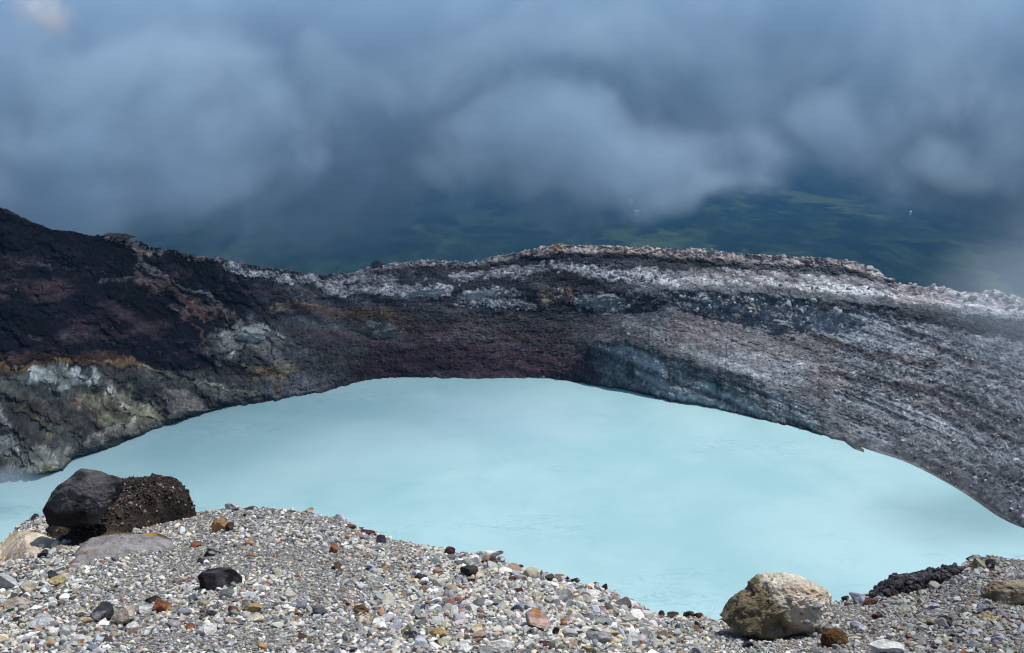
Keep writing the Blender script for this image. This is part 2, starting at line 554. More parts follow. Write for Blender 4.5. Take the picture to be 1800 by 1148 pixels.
    blend(stroke([(1120, 474), (1250, 482), (1400, 488), (1540, 498)], 8) * 0.6, (0.21, 0.20, 0.21))
    blend(blob(855, 523, 58, 17) * 0.9, (0.46, 0.48, 0.48))
    blend(stroke([(880, 535), (940, 536)], 6) * 0.9, (0.52, 0.52, 0.53))
    blend(blob(1065, 530, 60, 19) * 0.8, (0.33, 0.34, 0.34))
    blend(blob(965, 522, 30, 17) * 0.8, (0.46, 0.40, 0.30))
    blend(stroke([(1230, 528), (1320, 540), (1400, 548), (1480, 556)], 14) * 0.8, (0.24, 0.25, 0.265))
    # the crest: pale, pinkish blocks
    crest_w = np.exp(-((zr - 5.0) / 0.5) ** 4) * xs(qx, 560, 700)
    blend(crest_w * 0.95, (0.44, 0.41, 0.40))
    blend(crest_w * np.exp(-((qx - 1110) / 160) ** 2) * 0.8, (0.52, 0.40, 0.34))
    blend(crest_w * np.exp(-((qx - 975) / 16) ** 2) * 0.8, (0.42, 0.30, 0.14))
    blend(crest_w * np.exp(-((qx - 1380) / 120) ** 2) * 0.6, (0.15, 0.12, 0.13))
    blend(stroke([(1570, 515), (1650, 522), (1730, 528), (1800, 540)], 18) * 0.85, (0.36, 0.34, 0.35))
    # low wall at the right shore: blue grey with dark stains hanging from its top
    cl = np.exp(-((np.clip(zr, 0, 9) - 0.45) / 0.42) ** 4) * xs(qx, 1040, 1110) * (1 - xs(qx, 1470, 1520))
    blend(cl * 0.9, (0.25, 0.275, 0.29))
    drip = fbm(np.stack([P[:, 0] * 0.35, np.zeros(n), P[:, 2] * 0.03], 1), 4, 95)
    blend(cl * xs(drip + (zr - 0.5) * 0.9, 0.10, 0.35) * 0.85, (0.075, 0.08, 0.085))
    blend(xs(qx, 1380, 1480) * (1 - xs(qx, 1500, 1540)) * (1 - xs(zr, 0.8, 1.2)) * 0.7, (0.05, 0.05, 0.055))
    # left: black scoria slope, part of its cloud shade put into the colour
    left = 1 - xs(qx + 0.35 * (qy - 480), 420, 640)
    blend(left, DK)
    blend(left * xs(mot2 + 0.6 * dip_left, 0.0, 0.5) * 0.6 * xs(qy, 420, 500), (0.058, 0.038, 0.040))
    blend(stroke([(250, 490), (340, 530), (400, 560)], 22) * xs(mot, -0.2, 0.3) * 0.8, (0.15, 0.105, 0.085))
    blend(stroke([(190, 420), (260, 440), (350, 448), (430, 462)], 7) * xs(mot, -0.3, 0.2) * 0.9, (0.34, 0.28, 0.27))
    blend(stroke([(395, 465), (460, 476), (520, 490), (600, 500)], 9) * 0.9, (0.44, 0.44, 0.45))
    blend(stroke([(330, 470), (420, 490), (520, 505)], 8) * xs(mot, 0, 0.5) * 0.6, (0.10, 0.10, 0.10))
    blend(stroke([(240, 455), (300, 490), (380, 540)], 5) * xs(mot, -0.3, 0.3) * 0.5, (0.10, 0.095, 0.095))
    blend(blob(440, 600, 78, 45) * 0.75, (0.13, 0.13, 0.115))
    blend(blob(422, 585, 36, 24) * 0.7, (0.26, 0.27, 0.24))
    blend(blob(470, 650, 65, 22) * 0.7, (0.17, 0.14, 0.075))
    blend(stroke([(450, 640), (490, 660), (495, 685)], 7) * 0.7, (0.26, 0.15, 0.07))
    blend(stroke([(520, 600), (580, 610), (690, 620)], 30) * 0.5, (0.035, 0.026, 0.030))
    blend(stroke([(575, 640), (600, 640), (630, 620)], 24) * 0.6, (0.060, 0.068, 0.060))
    blend(stroke([(625, 575), (690, 580)], 18) * 0.7, (0.085, 0.088, 0.078))
    # left bench below the rusty line, its sunlit tone put into paler colours
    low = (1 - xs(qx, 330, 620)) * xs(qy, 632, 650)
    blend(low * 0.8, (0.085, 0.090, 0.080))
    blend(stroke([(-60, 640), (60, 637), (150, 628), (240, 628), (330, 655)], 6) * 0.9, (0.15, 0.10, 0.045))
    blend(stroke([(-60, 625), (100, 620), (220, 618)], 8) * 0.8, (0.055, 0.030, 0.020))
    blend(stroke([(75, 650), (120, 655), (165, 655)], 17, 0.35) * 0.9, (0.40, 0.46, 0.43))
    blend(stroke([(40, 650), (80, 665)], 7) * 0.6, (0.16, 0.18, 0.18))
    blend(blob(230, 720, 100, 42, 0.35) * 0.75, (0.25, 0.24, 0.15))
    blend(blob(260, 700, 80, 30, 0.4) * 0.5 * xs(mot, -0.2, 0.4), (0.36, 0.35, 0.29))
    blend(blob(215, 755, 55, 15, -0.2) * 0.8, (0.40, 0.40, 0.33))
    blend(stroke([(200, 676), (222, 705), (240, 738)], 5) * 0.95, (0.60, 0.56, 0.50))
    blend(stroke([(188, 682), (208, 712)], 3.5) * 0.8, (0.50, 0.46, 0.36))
    blend(stroke([(212, 690), (228, 722)], 4) * 0.7, (0.12, 0.065, 0.03))
    blend(stroke([(270, 640), (330, 690), (365, 705)], 11) * 0.6, (0.03, 0.032, 0.034))
    blend(blob(330, 700, 55, 20, 0.4) * 0.6, (0.24, 0.22, 0.19))
    blend(stroke([(60, 700), (110, 720), (150, 750)], 15) * 0.6, (0.05, 0.036, 0.026))
    blend(stroke([(55, 712), (85, 740), (95, 760)], 4) * 0.6, (0.16, 0.14, 0.05))
    blend(blob(20, 760, 28, 62, -0.3) * 0.7, (0.22, 0.24, 0.23))
    blend(blob(95, 800, 72, 24) * 0.6, (0.19, 0.20, 0.17))
    blend((1 - xs(zr, 0.12, 0.3)) * (1 - xs(qx, 560, 640)) * xs(qx, 120, 160) * 0.7, (0.028, 0.032, 0.032))
    blend(blob(62, 833, 6, 4) + blob(100, 815, 6, 4) * 0.7, (0.45, 0.42, 0.06))
    # crisp veins, ribs and cracks of the left wall
    for pts_, wd, cc in (([(235, 440), (262, 470), (300, 490), (345, 505), (390, 535), (402, 562)], 4, (0.19, 0.175, 0.17)),
                         ([(180, 492), (250, 485), (300, 497), (330, 520)], 3.5, (0.12, 0.11, 0.11)),
                         ([(300, 500), (340, 540), (360, 565)], 4, (0.13, 0.075, 0.06)), ([(320, 545), (350, 575), (375, 600)], 3, (0.10, 0.07, 0.06)),
                         ([(395, 580), (420, 565), (470, 570), (500, 590)], 4, (0.27, 0.28, 0.26)), ([(412, 618), (432, 600)], 4, (0.42, 0.43, 0.40)),
                         ([(440, 585), (430, 610), (438, 625)], 3, (0.02, 0.02, 0.022)), ([(470, 575), (480, 600), (472, 625)], 3, (0.025, 0.025, 0.026)),
                         ([(158, 642), (186, 682)], 5, (0.018, 0.018, 0.02)), ([(270, 634), (330, 660), (400, 678), (470, 690)], 4, (0.19, 0.19, 0.14)),
                         ([(350, 640), (420, 655), (470, 655)], 4, (0.05, 0.03, 0.025)), ([(140, 690), (170, 720), (185, 750)], 5, (0.09, 0.05, 0.035)),
                         ([(300, 695), (350, 712), (380, 715)], 4, (0.34, 0.32, 0.28)), ([(90, 655), (150, 650)], 3, (0.50, 0.55, 0.53)),
                         ([(400, 520), (470, 545), (545, 550)], 4, (0.02, 0.02, 0.026)), ([(480, 545), (520, 530), (600, 545)], 4, (0.17, 0.13, 0.09)),
                         ([(520, 580), (600, 590), (690, 600)], 3, (0.09, 0.05, 0.05)), ([(500, 610), (580, 625)], 3, (0.12, 0.115, 0.11)),
                         ([(60, 590), (150, 585), (230, 600)], 3, (0.05, 0.045, 0.05)), ([(20, 450), (90, 470), (160, 470)], 3, (0.045, 0.042, 0.05)),
                         ([(10, 700), (40, 740), (50, 790)], 4, (0.30, 0.31, 0.30)), ([(80, 770), (120, 800)], 4, (0.28, 0.28, 0.25))):
        blend(stroke(pts_, wd) * 0.85, cc)
    # a dark wet band where the water laps the rock
    blend((1 - xs(P[:, 2] + 0.9 * brk, 0.2, 1.3)) * (0.9 - 0.5 * xs(px, 1480, 1560)), (0.030, 0.034, 0.035))
    # outer flank
    blend(np.where(zr >= 5.9, 0.8, 0), (0.09, 0.085, 0.085))
    # mottle
    spk = np.clip(vnoise(P * 0.9, 131) - 0.45, 0, 1) * 2.2
    C *= (1 + (0.25 + 0.35 * upper) * (bv1 - 0.5) + (0.35 + 0.3 * upper) * (bv2 - 0.5))[:, None]
    C *= np.clip(1 + 1.5 * wl * dip_left + 1.0 * (1 - wl) * dip_right, 0.35, 2.2)[:, None]
    C *= (1 + 0.45 * mot + 0.30 * mot2 + 0.20 * tiny + spk)[:, None]
    C = np.clip(C, 0.006, 0.7)

    mat = rock_material("crater_rock", 1.3, 0.32, 0.45)
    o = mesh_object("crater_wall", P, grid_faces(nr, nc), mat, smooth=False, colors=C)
    tag(o, "layered dark and pale rock walls ringing the turquoise lake", "crater wall", kind="structure")
    return P.reshape(nr, nc, 3), A, zone, n_in, C.reshape(nr, nc, 3), px.reshape(nr, nc), py.reshape(nr, nc)


CR_P, CR_A, CR_ZONE, CR_NIN, CR_C, CR_PX, CR_PY = build_crater()


def crater_near(px, py):
    """index of the wall point that stands at a pixel"""
    j = int(np.argmin(np.abs(CR_PX[200] - px)))
    i = int(np.argmin(np.abs(CR_PY[:CR_NIN, j] - py)))
    return i, j


# ------------------------------------------------------------------ rubble lying on the wall
def merge_rocks(items):
    """items: (V, F, colour per vertex or one colour) -> arrays"""
    Vs, Fs, Cs, off = [], [], [], 0
    for V, Fc, c in items:
        Vs.append(V)
        Fs.append(Fc + off)
        Cs.append(np.broadcast_to(np.asarray(c), (len(V), 3)))
        off += len(V)
    return np.vstack(Vs), np.vstack(Fs), np.vstack(Cs)


MAT_RUBBLE = rock_material("rubble_stone", 2.0, 0.12, 0.25)


def build_rubble():
    r = np.random.default_rng(21)
    shapes = [rock_shape(900 + k, 2 if k < 6 else 1, 8, 0.05)[0:2] for k in range(14)]
    items = []

    def drop(px, py, size, tint, flat=0.7):
        i, j = crater_near(px, py)
        p = CR_P[i, j]
        V, Fc = shapes[r.integers(len(shapes))]
        s = size * np.array([1.0, r.uniform(0.6, 1.0), r.uniform(0.5, 0.9) * flat])
        V = (V * s) @ rand_rot(r).T
        items.append((V + p + [0, -0.2 * size, 0.1 * size], Fc, tint))

    def along(pts, count, spread, smin, smax, tint, tv=0.18):
        p = np.array(pts, float)
        seg = np.hypot(*(p[1:] - p[:-1]).T)
        cum = np.concatenate([[0], np.cumsum(seg)])
        for _ in range(count):
            t = r.uniform(0, cum[-1])
            x = np.interp(t, cum, p[:, 0]) + r.normal() * 2
            y = np.interp(t, cum, p[:, 1]) + r.normal() * spread
            s = smin * (smax / smin) ** (r.random() ** 2.2)
            drop(x, y, s, np.array(tint) * (1 + tv * r.normal()) * (1 + 0.05 * r.normal(size=3)))
    # crest line
    along(RIM[21:44], 36, 4.0, 0.4, 2.2, (0.34, 0.32, 0.31))
    along([(980, 434), (1060, 436), (1200, 443), (1260, 448)], 10, 4.0, 0.5, 2.0, (0.42, 0.34, 0.29))
    along([(1550, 500), (1620, 510), (1700, 520), (1800, 535)], 70, 8.0, 0.4, 2.8, (0.36, 0.34, 0.35))
    along([(180, 424), (215, 424), (240, 432)], 26, 3.0, 0.5, 1.6, (0.20, 0.15, 0.13))
    along([(250, 436), (330, 447), (450, 468), (540, 480)], 90, 3.0, 0.4, 1.4, (0.22, 0.20, 0.20))
    along(SHORE[3:16], 90, 1.5, 0.4, 1.5, (0.045, 0.045, 0.045))
    along(SHORE[16:25], 60, 1.5, 0.3, 1.3, (0.12, 0.12, 0.12))
    # ledges
    along([(1010, 472), (1100, 484), (1180, 490), (1300, 493), (1420, 503), (1520, 511), (1590, 520)], 190, 6.0, 0.4, 2.0, (0.35, 0.355, 0.37))
    along([(800, 492), (900, 479), (960, 470), (1040, 470), (1120, 480)], 110, 5.0, 0.4, 1.8, (0.33, 0.335, 0.35))
    along([(600, 500), (680, 505), (760, 512), (790, 508)], 110, 5.0, 0.4, 1.7, (0.30, 0.31, 0.32))
    along([(570, 510), (640, 512), (720, 520), (790, 512)], 90, 2.0, 0.4, 1.4, (0.34, 0.35, 0.36))
    along([(400, 468), (460, 478), (520, 490), (600, 498)], 130, 4.0, 0.4, 1.5, (0.28, 0.28, 0.29))
    along([(800, 528), (880, 532), (940, 538)], 120, 6.0, 0.4, 1.7, (0.36, 0.37, 0.37))
    along([(1020, 540), (1110, 540)], 60, 6.0, 0.4, 1.4, (0.30, 0.31, 0.31))
    along([(1200, 530), (1300, 540), (1400, 548), (1480, 556)], 200, 11.0, 0.4, 1.9, (0.34, 0.35, 0.37))
    along([(1370, 565), (1400, 580)], 60, 6.0, 0.6, 1.8, (0.25, 0.26, 0.27))
    # loose pale stones on the ash slopes of the right side
    for _ in range(1100):
        x = r.uniform(1080, 1850)
        lo, hi = np.interp(x, [1080, 1500, 1850], [560, 580, 620]), np.interp(x, [1080, 1300, 1500, 1650, 1850], [580, 650, 755, 825, 915])
        y = r.uniform(lo, hi)
        s = 0.20 * (5.0 ** (r.random() ** 3))
        drop(x, y, s, np.array([0.48, 0.475, 0.48]) * r.uniform(0.3, 1.25))
    for _ in range(260):
        x = r.uniform(600, 1060)
        drop(x, r.uniform(560, 655), 0.15 * (3.5 ** (r.random() ** 3)), np.array([0.30, 0.26, 0.26]) * r.uniform(0.3, 1.0))
    for _ in range(500):
        x = r.uniform(-20, 560)
        y = r.uniform(np.interp(x, [0, 560], [420, 490]), np.interp(x, [0, 130, 560], [830, 790, 690]))
        drop(x, y, 0.2 * (4.0 ** (r.random() ** 3)), np.array([0.11, 0.105, 0.10]) * r.uniform(0.3, 1.2))
    V, Fc, C = merge_rocks(items)
    o = mesh_object("rubble", V, Fc, MAT_RUBBLE, colors=np.clip(C, 0.01, 0.6))
    tag(o, "broken pale boulders strewn along the crater ledges and crest", "rubble", kind="stuff")


build_rubble()


# bedrock outcrops that stand out of the far wall, each a thing of its own
def build_outcrops():
    rows = [
        (965, 521, 34, 36, (0.36, 0.30, 0.23), "cream and ochre rock block standing out mid-height of the far crater wall"),
        (1001, 526, 20, 38, (0.17, 0.11, 0.09), "reddish brown rock pillar right of the cream block on the far wall"),
        (1065, 533, 98, 32, (0.24, 0.25, 0.25), "wide olive grey rock face below the highest stretch of the rim"),
        (850, 523, 84, 30, (0.36, 0.375, 0.375), "bright whitish rock face on the far wall left of the cream block"),
        (755, 515, 74, 16, (0.33, 0.335, 0.345), "long thin pale ledge block left of the whitish rock face"),
        (427, 588, 62, 46, (0.45, 0.46, 0.42), "greenish grey knobbly outcrop halfway down the dark left wall"),
        (1392, 572, 50, 28, (0.22, 0.23, 0.245), "broken grey rock knob on the ash slope below the right rim"),
        (655, 590, 70, 50, (0.17, 0.175, 0.155), "dull green grey buttress above the left end of the lake's far shore"),
        (205, 422, 52, 14, (0.19, 0.14, 0.125), "pinkish rock knob on the skyline of the dark left rim"),
        (665, 468, 24, 18, (0.13, 0.12, 0.125), "small jagged dark knob on the rim at its low saddle"),
    ]
    for k, (px, py, w, h, c, lab) in enumerate(rows):
        i, j = crater_near(px, py)
        p = CR_P[i, j]
        s = math.hypot(p[1], H - p[2]) / F_PX
        V, Fc = rock_shape(300 + k, 5, 22, 0.16, 0.42, 0.75, 2.0)
        nb = fbm(V * [3.0, 3.0, 5.0] + k * 9, 4, 5, 0.6, ridged=True)
        bd, bv = blocks(V * [2.2, 2.2, 2.8] + 0.2 * nb[:, None] + k * 7, 31)
        V = V * (1 + 0.08 * nb + 0.55 * (bv - 0.5))[:, None]
        V = V * [w * s * 0.5, h * s * 0.42, h * s * 0.5]
        cols = np.array(c) * (1 + 0.35 * fbm(V * 0.5 + k * 5, 4, 77))[:, None]
        o = mesh_object("rock_outcrop", V, Fc, MAT_RUBBLE, colors=np.clip(cols, 0.01, 0.6))
        o.location = p + np.array([0, h * s * 0.22, 0])
        tag(o, lab, "rock outcrop", "bedrock outcrops in the crater wall")


build_outcrops()


# ------------------------------------------------------------------ valley far below
def build_valley():
    t = NT("forest_and_fields")
    co = t.node("ShaderNodeTexCoord").outputs["Object"]
    wob = t.node("ShaderNodeTexNoise", {"Vector": co, "Scale": 0.0018, "Detail": 5.0})
    sh = t.node("ShaderNodeVectorMath", {0: wob.outputs[1], 1: (700, 700, 0)}, operation='MULTIPLY').outputs[0]
    cw = t.node("ShaderNodeVectorMath", {0: co, 1: sh}, operation='ADD').outputs[0]
    cw = t.node("ShaderNodeMapping", {0: cw, 3: (1.0, 0.30, 1.0)}).outputs[0]
    c2 = t.node("ShaderNodeMapping", {0: co, 3: (1.0, 0.22, 1.0)}).outputs[0]
    n1 = t.noise(cw, 0.0016, 6.0, 0.68)
    n2 = t.noise(cw, 0.0045, 5.0, 0.65)
    n3 = t.noise(c2, 0.016, 6.0, 0.72)
    vor = t.node("ShaderNodeTexVoronoi", {"Vector": cw, "Scale": 0.0045})
    cell = t.node("ShaderNodeSeparateColor", {0: vor.outputs["Color"]}).outputs[0]
    forest = t.mix(t.smooth(n2, 0.35, 0.65), rgba((0.006, 0.015, 0.007)), rgba((0.026, 0.047, 0.020)))
    forest = t.mix(t.math('MULTIPLY', t.smooth(n3, 0.42, 0.60), 0.6), forest, rgba((0.008, 0.016, 0.008)))
    field = t.mix(cell, rgba((0.040, 0.080, 0.022)), rgba((0.085, 0.115, 0.04)))
    fm = t.math('MULTIPLY', t.math('MULTIPLY', t.smooth(n1, 0.50, 0.62), t.smooth(t.node('ShaderNodeSeparateXYZ', {0: co}).outputs[0], -2500.0, 1500.0, 0.15, 1.0)), t.smooth(t.math('ADD', t.math('MULTIPLY', n2, 0.6), t.math('MULTIPLY', cell, 0.4)), 0.50, 0.62))
    c = t.mix(t.math('MULTIPLY', fm, 0.55), forest, field)
    b = t.node("ShaderNodeBsdfPrincipled", {"Base Color": c, "Roughness": 1.0, "Specular IOR Level": 0.0})
    t.l.new(b.outputs[0], t.out.inputs[0])
    n = 300
    u = np.linspace(-1, 1, n)
    X, Y = np.meshgrid(np.sign(u) * np.abs(u) ** 1.5 * 40000, 400 + (np.linspace(0, 1, n) ** 1.7) * 60000)
    P = np.stack([X.ravel(), Y.ravel(), np.zeros(n * n)], 1)
    z = -1050 + 130 * fbm(P * 0.00035, 5, 5) + 25 * fbm(P * 0.003, 3, 6)
    P[:, 2] = z
    o = mesh_object("valley_terrain", P, grid_faces(n, n), t.m, smooth=True)
    tag(o, "dark green lowland of forest and fields far below the rim", "valley", kind="structure")
    return o


build_valley()


def valley_point(px, py):
    a, m = ray(px, py)
    y = (-1050 - H) / float(m)
    return Vector((float(a) * y, y, -1050.0))


def build_houses():
    tw = NT("white_wall_paint")
    b = tw.node("ShaderNodeBsdfPrincipled", {"Base Color": (0.8, 0.8, 0.78, 1), "Roughness": 0.8})
    tw.l.new(b.outputs[0], tw.out.inputs[0])
    tr = NT("pale_sheet_metal")
    nz = tr.noise(tr.node("ShaderNodeTexCoord").outputs["Object"], 0.3)
    b = tr.node("ShaderNodeBsdfPrincipled", {"Base Color": tr.mix(nz, (0.8, 0.8, 0.8, 1), (0.6, 0.62, 0.64, 1)), "Roughness": 0.5})
    tr.l.new(b.outputs[0], tr.out.inputs[0])
    for px, py, w, rot, lab in ((1109, 358, 30, 0.3, "tiny white farm building far down in the valley, upper of two"),
                                (1119, 378, 36, -0.2, "tiny white farm shed in the valley just below the other white building"),
                                (1600, 377, 20, 0.5, "faint pale farmhouse among the fields at the right of the valley")):
        p = valley_point(px, py)
        p.z += 14
        root = bpy.data.objects.new("farm_building", None)
        COL.objects.link(root)
        root.location = p
        root.rotation_euler = (0, 0, rot)
        tag(root, lab, "farm building", "white farm buildings in the valley")
        d, hh, rh = w * 0.5, w * 0.45, w * 0.3
        V = [(-w / 2, -d / 2, -20), (w / 2, -d / 2, -20), (w / 2, d / 2, -20), (-w / 2, d / 2, -20),
             (-w / 2, -d / 2, hh), (w / 2, -d / 2, hh), (w / 2, d / 2, hh), (-w / 2, d / 2, hh)]
        Fq = [(0, 1, 5, 4), (1, 2, 6, 5), (2, 3, 7, 6), (3, 0, 4, 7), (4, 5, 6, 7)]
        mesh_object("wall", V, Fq, tw.m, root)
        e = 1.0
        V = [(-w / 2 - e, -d / 2 - e, hh - 0.3), (w / 2 + e, -d / 2 - e, hh - 0.3), (w / 2 + e, 0, hh + rh), (-w / 2 - e, 0, hh + rh),
             (w / 2 + e, d / 2 + e, hh - 0.3), (-w / 2 - e, d / 2 + e, hh - 0.3)]
        mesh_object("roof", V, [(0, 1, 2, 3), (3, 2, 4, 5)], tr.m, root)


build_houses()

# ------------------------------------------------------------------ foreground ground
EDGE = [(-500, 985), (-200, 975), (0, 955), (40, 916), (60, 907), (130, 903), (250, 903), (350, 901), (400, 895), (500, 900), (600, 911), (640, 932), (700, 950),
        (780, 966), (880, 988), (920, 1006), (1000, 1025), (1080, 1045), (1130, 1071), (1170, 1087), (1220, 1083), (1260, 1092),
        (1320, 1085), (1480, 1055), (1520, 1045), (1560, 1030), (1640, 1018), (1690, 996), (1710, 981), (1740, 978), (1800, 986), (2000, 993), (2300, 1000)]
EDGE_Y = [(-500, 9.0), (0, 9.2), (60, 9.4), (350, 9.0), (600, 8.5), (900, 7.8), (1170, 6.9), (1260, 6.8), (1500, 7.2), (1700, 8.0), (1800, 8.2), (2300, 8.6)]
_e = np.array(EDGE, float)
E_A, E_M = ray(_e[:, 0], _e[:, 1])
_ey = np.array(EDGE_Y, float)
EY_A, _ = ray(_ey[:, 0], np.full(len(_ey), 1000.0))
NEAR_Y, NEAR_Z = 4.2, -2.95


def ground_z(x, y, rough=True):
    """height of the gravel slope, relative to the world"""
    x = np.asarray(x, float)
    y = np.asarray(y, float)
    a = np.clip(x / np.maximum(y, 2.5), -1.1, 1.1)
    me = np.interp(a, E_A, E_M)
    ye = np.interp(a, EY_A, _ey[:, 1])
    ze = me * ye
    s = (ze - NEAR_Z) / (ye - NEAR_Y)
    z_in = NEAR_Z + s * (y - NEAR_Y)
    z_in = np.where(y < NEAR_Y, np.interp(y, [-8, 0, NEAR_Y], [-1.3, -1.65, NEAR_Z]), z_in)
    over = np.maximum(y - ye, 0)
    z_out = ze - 0.68 * over - 0.25 * np.minimum(over, 2)
    z = np.where(y <= ye, z_in, z_out)
    if rough:
        P = np.stack([x.ravel(), y.ravel(), np.zeros(x.size)], 1)
        z = z + (0.035 * fbm(P * 0.9, 3, 7) + 0.018 * fbm(P * 3.5, 3, 8)).reshape(x.shape) * np.where(over > 3, 6, 1)
    return z + H


def ground_hit(px, py):
    a, m = ray(px, py)
    a, m = float(a), float(m)
    ys = np.arange(3.0, 12.0, 0.01)
    d = H + m * ys - ground_z(a * ys, ys)
    k = np.argmax(d < 0)
    if d[k] >= 0:                                          # just over the crest: lie on it
        y = float(np.interp(a, EY_A, _ey[:, 1]))
    else:
        y = float(ys[k])
    return np.array([a * y, y, H + m * y]), y


def build_ground():
    ys = np.concatenate([np.linspace(-8, 3.0, 24), np.arange(3.05, 11.0, 0.045), np.geomspace(11.1, 260, 90)])
    A = np.concatenate([np.linspace(-1.6, -0.66, 40), np.linspace(-0.65, 0.65, 420), np.linspace(0.66, 1.6, 40)])
    Yg = np.repeat(ys[:, None], len(A), 1)
    Xg = A[None, :] * np.maximum(Yg, 2.5)
    Z = ground_z(Xg, Yg)
    P = np.stack([Xg.ravel(), Yg.ravel(), np.maximum(Z.ravel(), -6)], 1)
    t = NT("fine_gravel_ground")
    co = t.node("ShaderNodeTexCoord").outputs["Object"]
    vor = t.node("ShaderNodeTexVoronoi", {"Vector": co, "Scale": 75.0})
    h = t.smooth(vor.outputs["Distance"], 0.0, 0.6, 1.0, 0.0)
    cell = t.node("ShaderNodeSeparateColor", {0: vor.outputs["Color"]}).outputs[0]
    c = t.mix(cell, rgba((0.035, 0.034, 0.033)), rgba((0.38, 0.37, 0.355)))
    warm = t.smooth(t.noise(co, 9.0, 3.0), 0.55, 0.75, 0.0, 0.5)
    c = t.mix(warm, c, rgba((0.26, 0.19, 0.12)))
    bump = t.node("ShaderNodeBump", {"Strength": 1.0, "Distance": 0.012, "Height": h})
    b = t.node("ShaderNodeBsdfPrincipled", {"Base Color": c, "Roughness": 0.95, "Specular IOR Level": 0.1, "Normal": bump.outputs[0]})
    t.l.new(b.outputs[0], t.out.inputs[0])
    o = mesh_object("ground", P, grid_faces(len(ys), len(A)), t.m, smooth=True)
    tag(o, "gravelly slope at the brink above the lake", "ground", kind="structure")


build_ground()

# ------------------------------------------------------------------ gravel (nobody could count it)
MAT_PEBBLE = rock_material("pebble_stone", 60.0, 0.006, 0.25)
PAL = np.array([(0.40, 0.39, 0.36), (0.46, 0.45, 0.42), (0.33, 0.33, 0.33), (0.25, 0.26, 0.28), (0.55, 0.54, 0.51), (0.17, 0.175, 0.19),
                (0.38, 0.33, 0.25), (0.30, 0.22, 0.15), (0.45, 0.40, 0.28), (0.09, 0.088, 0.092), (0.30, 0.15, 0.08), (0.30, 0.31, 0.35),
                (0.20, 0.11, 0.08), (0.62, 0.60, 0.56)])
PAL_W = np.array([17, 15, 14, 10, 8, 8, 7, 4.5, 3.5, 5, 0.7, 6, 2, 5.0])
PAL_W = PAL_W / PAL_W.sum()


def batch_rocks(cx, cy, cz, size, cols, shapes, r, sink=0.25, squash=(0.45, 0.8)):
    """many small stones joined into one mesh (vectorised per base shape)"""
    Vs, Fs, Cs, off = [], [], [], 0
    which = r.integers(len(shapes), size=len(cx))
    for k, (V, Fc) in enumerate(shapes):
        idx = np.nonzero(which == k)[0]
        m = len(idx)
        if not m:
            continue
        sc = np.stack([np.ones(m), r.uniform(0.6, 1.0, m), r.uniform(squash[0], squash[1], m)], 1) * size[idx][:, None]
        ang = r.uniform(0, 2 * np.pi, m)
        tx, ty = r.normal(0, 0.35, m), r.normal(0, 0.35, m)
        W = V[None] * sc[:, None, :]
        c, s = np.cos(tx)[:, None], np.sin(tx)[:, None]
        y, z = W[..., 1] * c - W[..., 2] * s, W[..., 1] * s + W[..., 2] * c
        x = W[..., 0]
        c, s = np.cos(ty)[:, None], np.sin(ty)[:, None]
        x, z = x * c + z * s, -x * s + z * c
        c, s = np.cos(ang)[:, None], np.sin(ang)[:, None]
        x, y = x * c - y * s, x * s + y * c
        W = np.stack([x + cx[idx][:, None], y + cy[idx][:, None], z + (cz[idx] + size[idx] * (0.5 - sink))[:, None]], 2)
        Vs.append(W.reshape(-1, 3))
        Fs.append((Fc[None] + (np.arange(m) * len(V))[:, None, None]).reshape(-1, 3) + off)
        Cs.append(np.repeat(cols[idx], len(V), 0))
        off += m * len(V)
    return np.vstack(Vs), np.vstack(Fs), np.vstack(Cs)


def pick_cols(m, r, dark=0.0):
    k = r.choice(len(PAL), size=m, p=PAL_W)
    c = PAL[k] * np.array([1.25, 1.25, 1.21]) * (1 + 0.26 * r.normal(size=(m, 1))) * (1 + 0.04 * r.normal(size=(m, 3)))
    return np.clip(c * (1 - dark), 0.02, 0.82)


SMALL = [rock_shape(40 + k, 1 if k % 2 else 2, 6, 0.0, 0.25, 0.75)[:2] for k in range(16)]
MEDIUM = [rock_shape(80 + k, 3, 9, 0.04, 0.30, 0.8)[:2] for k in range(14)]


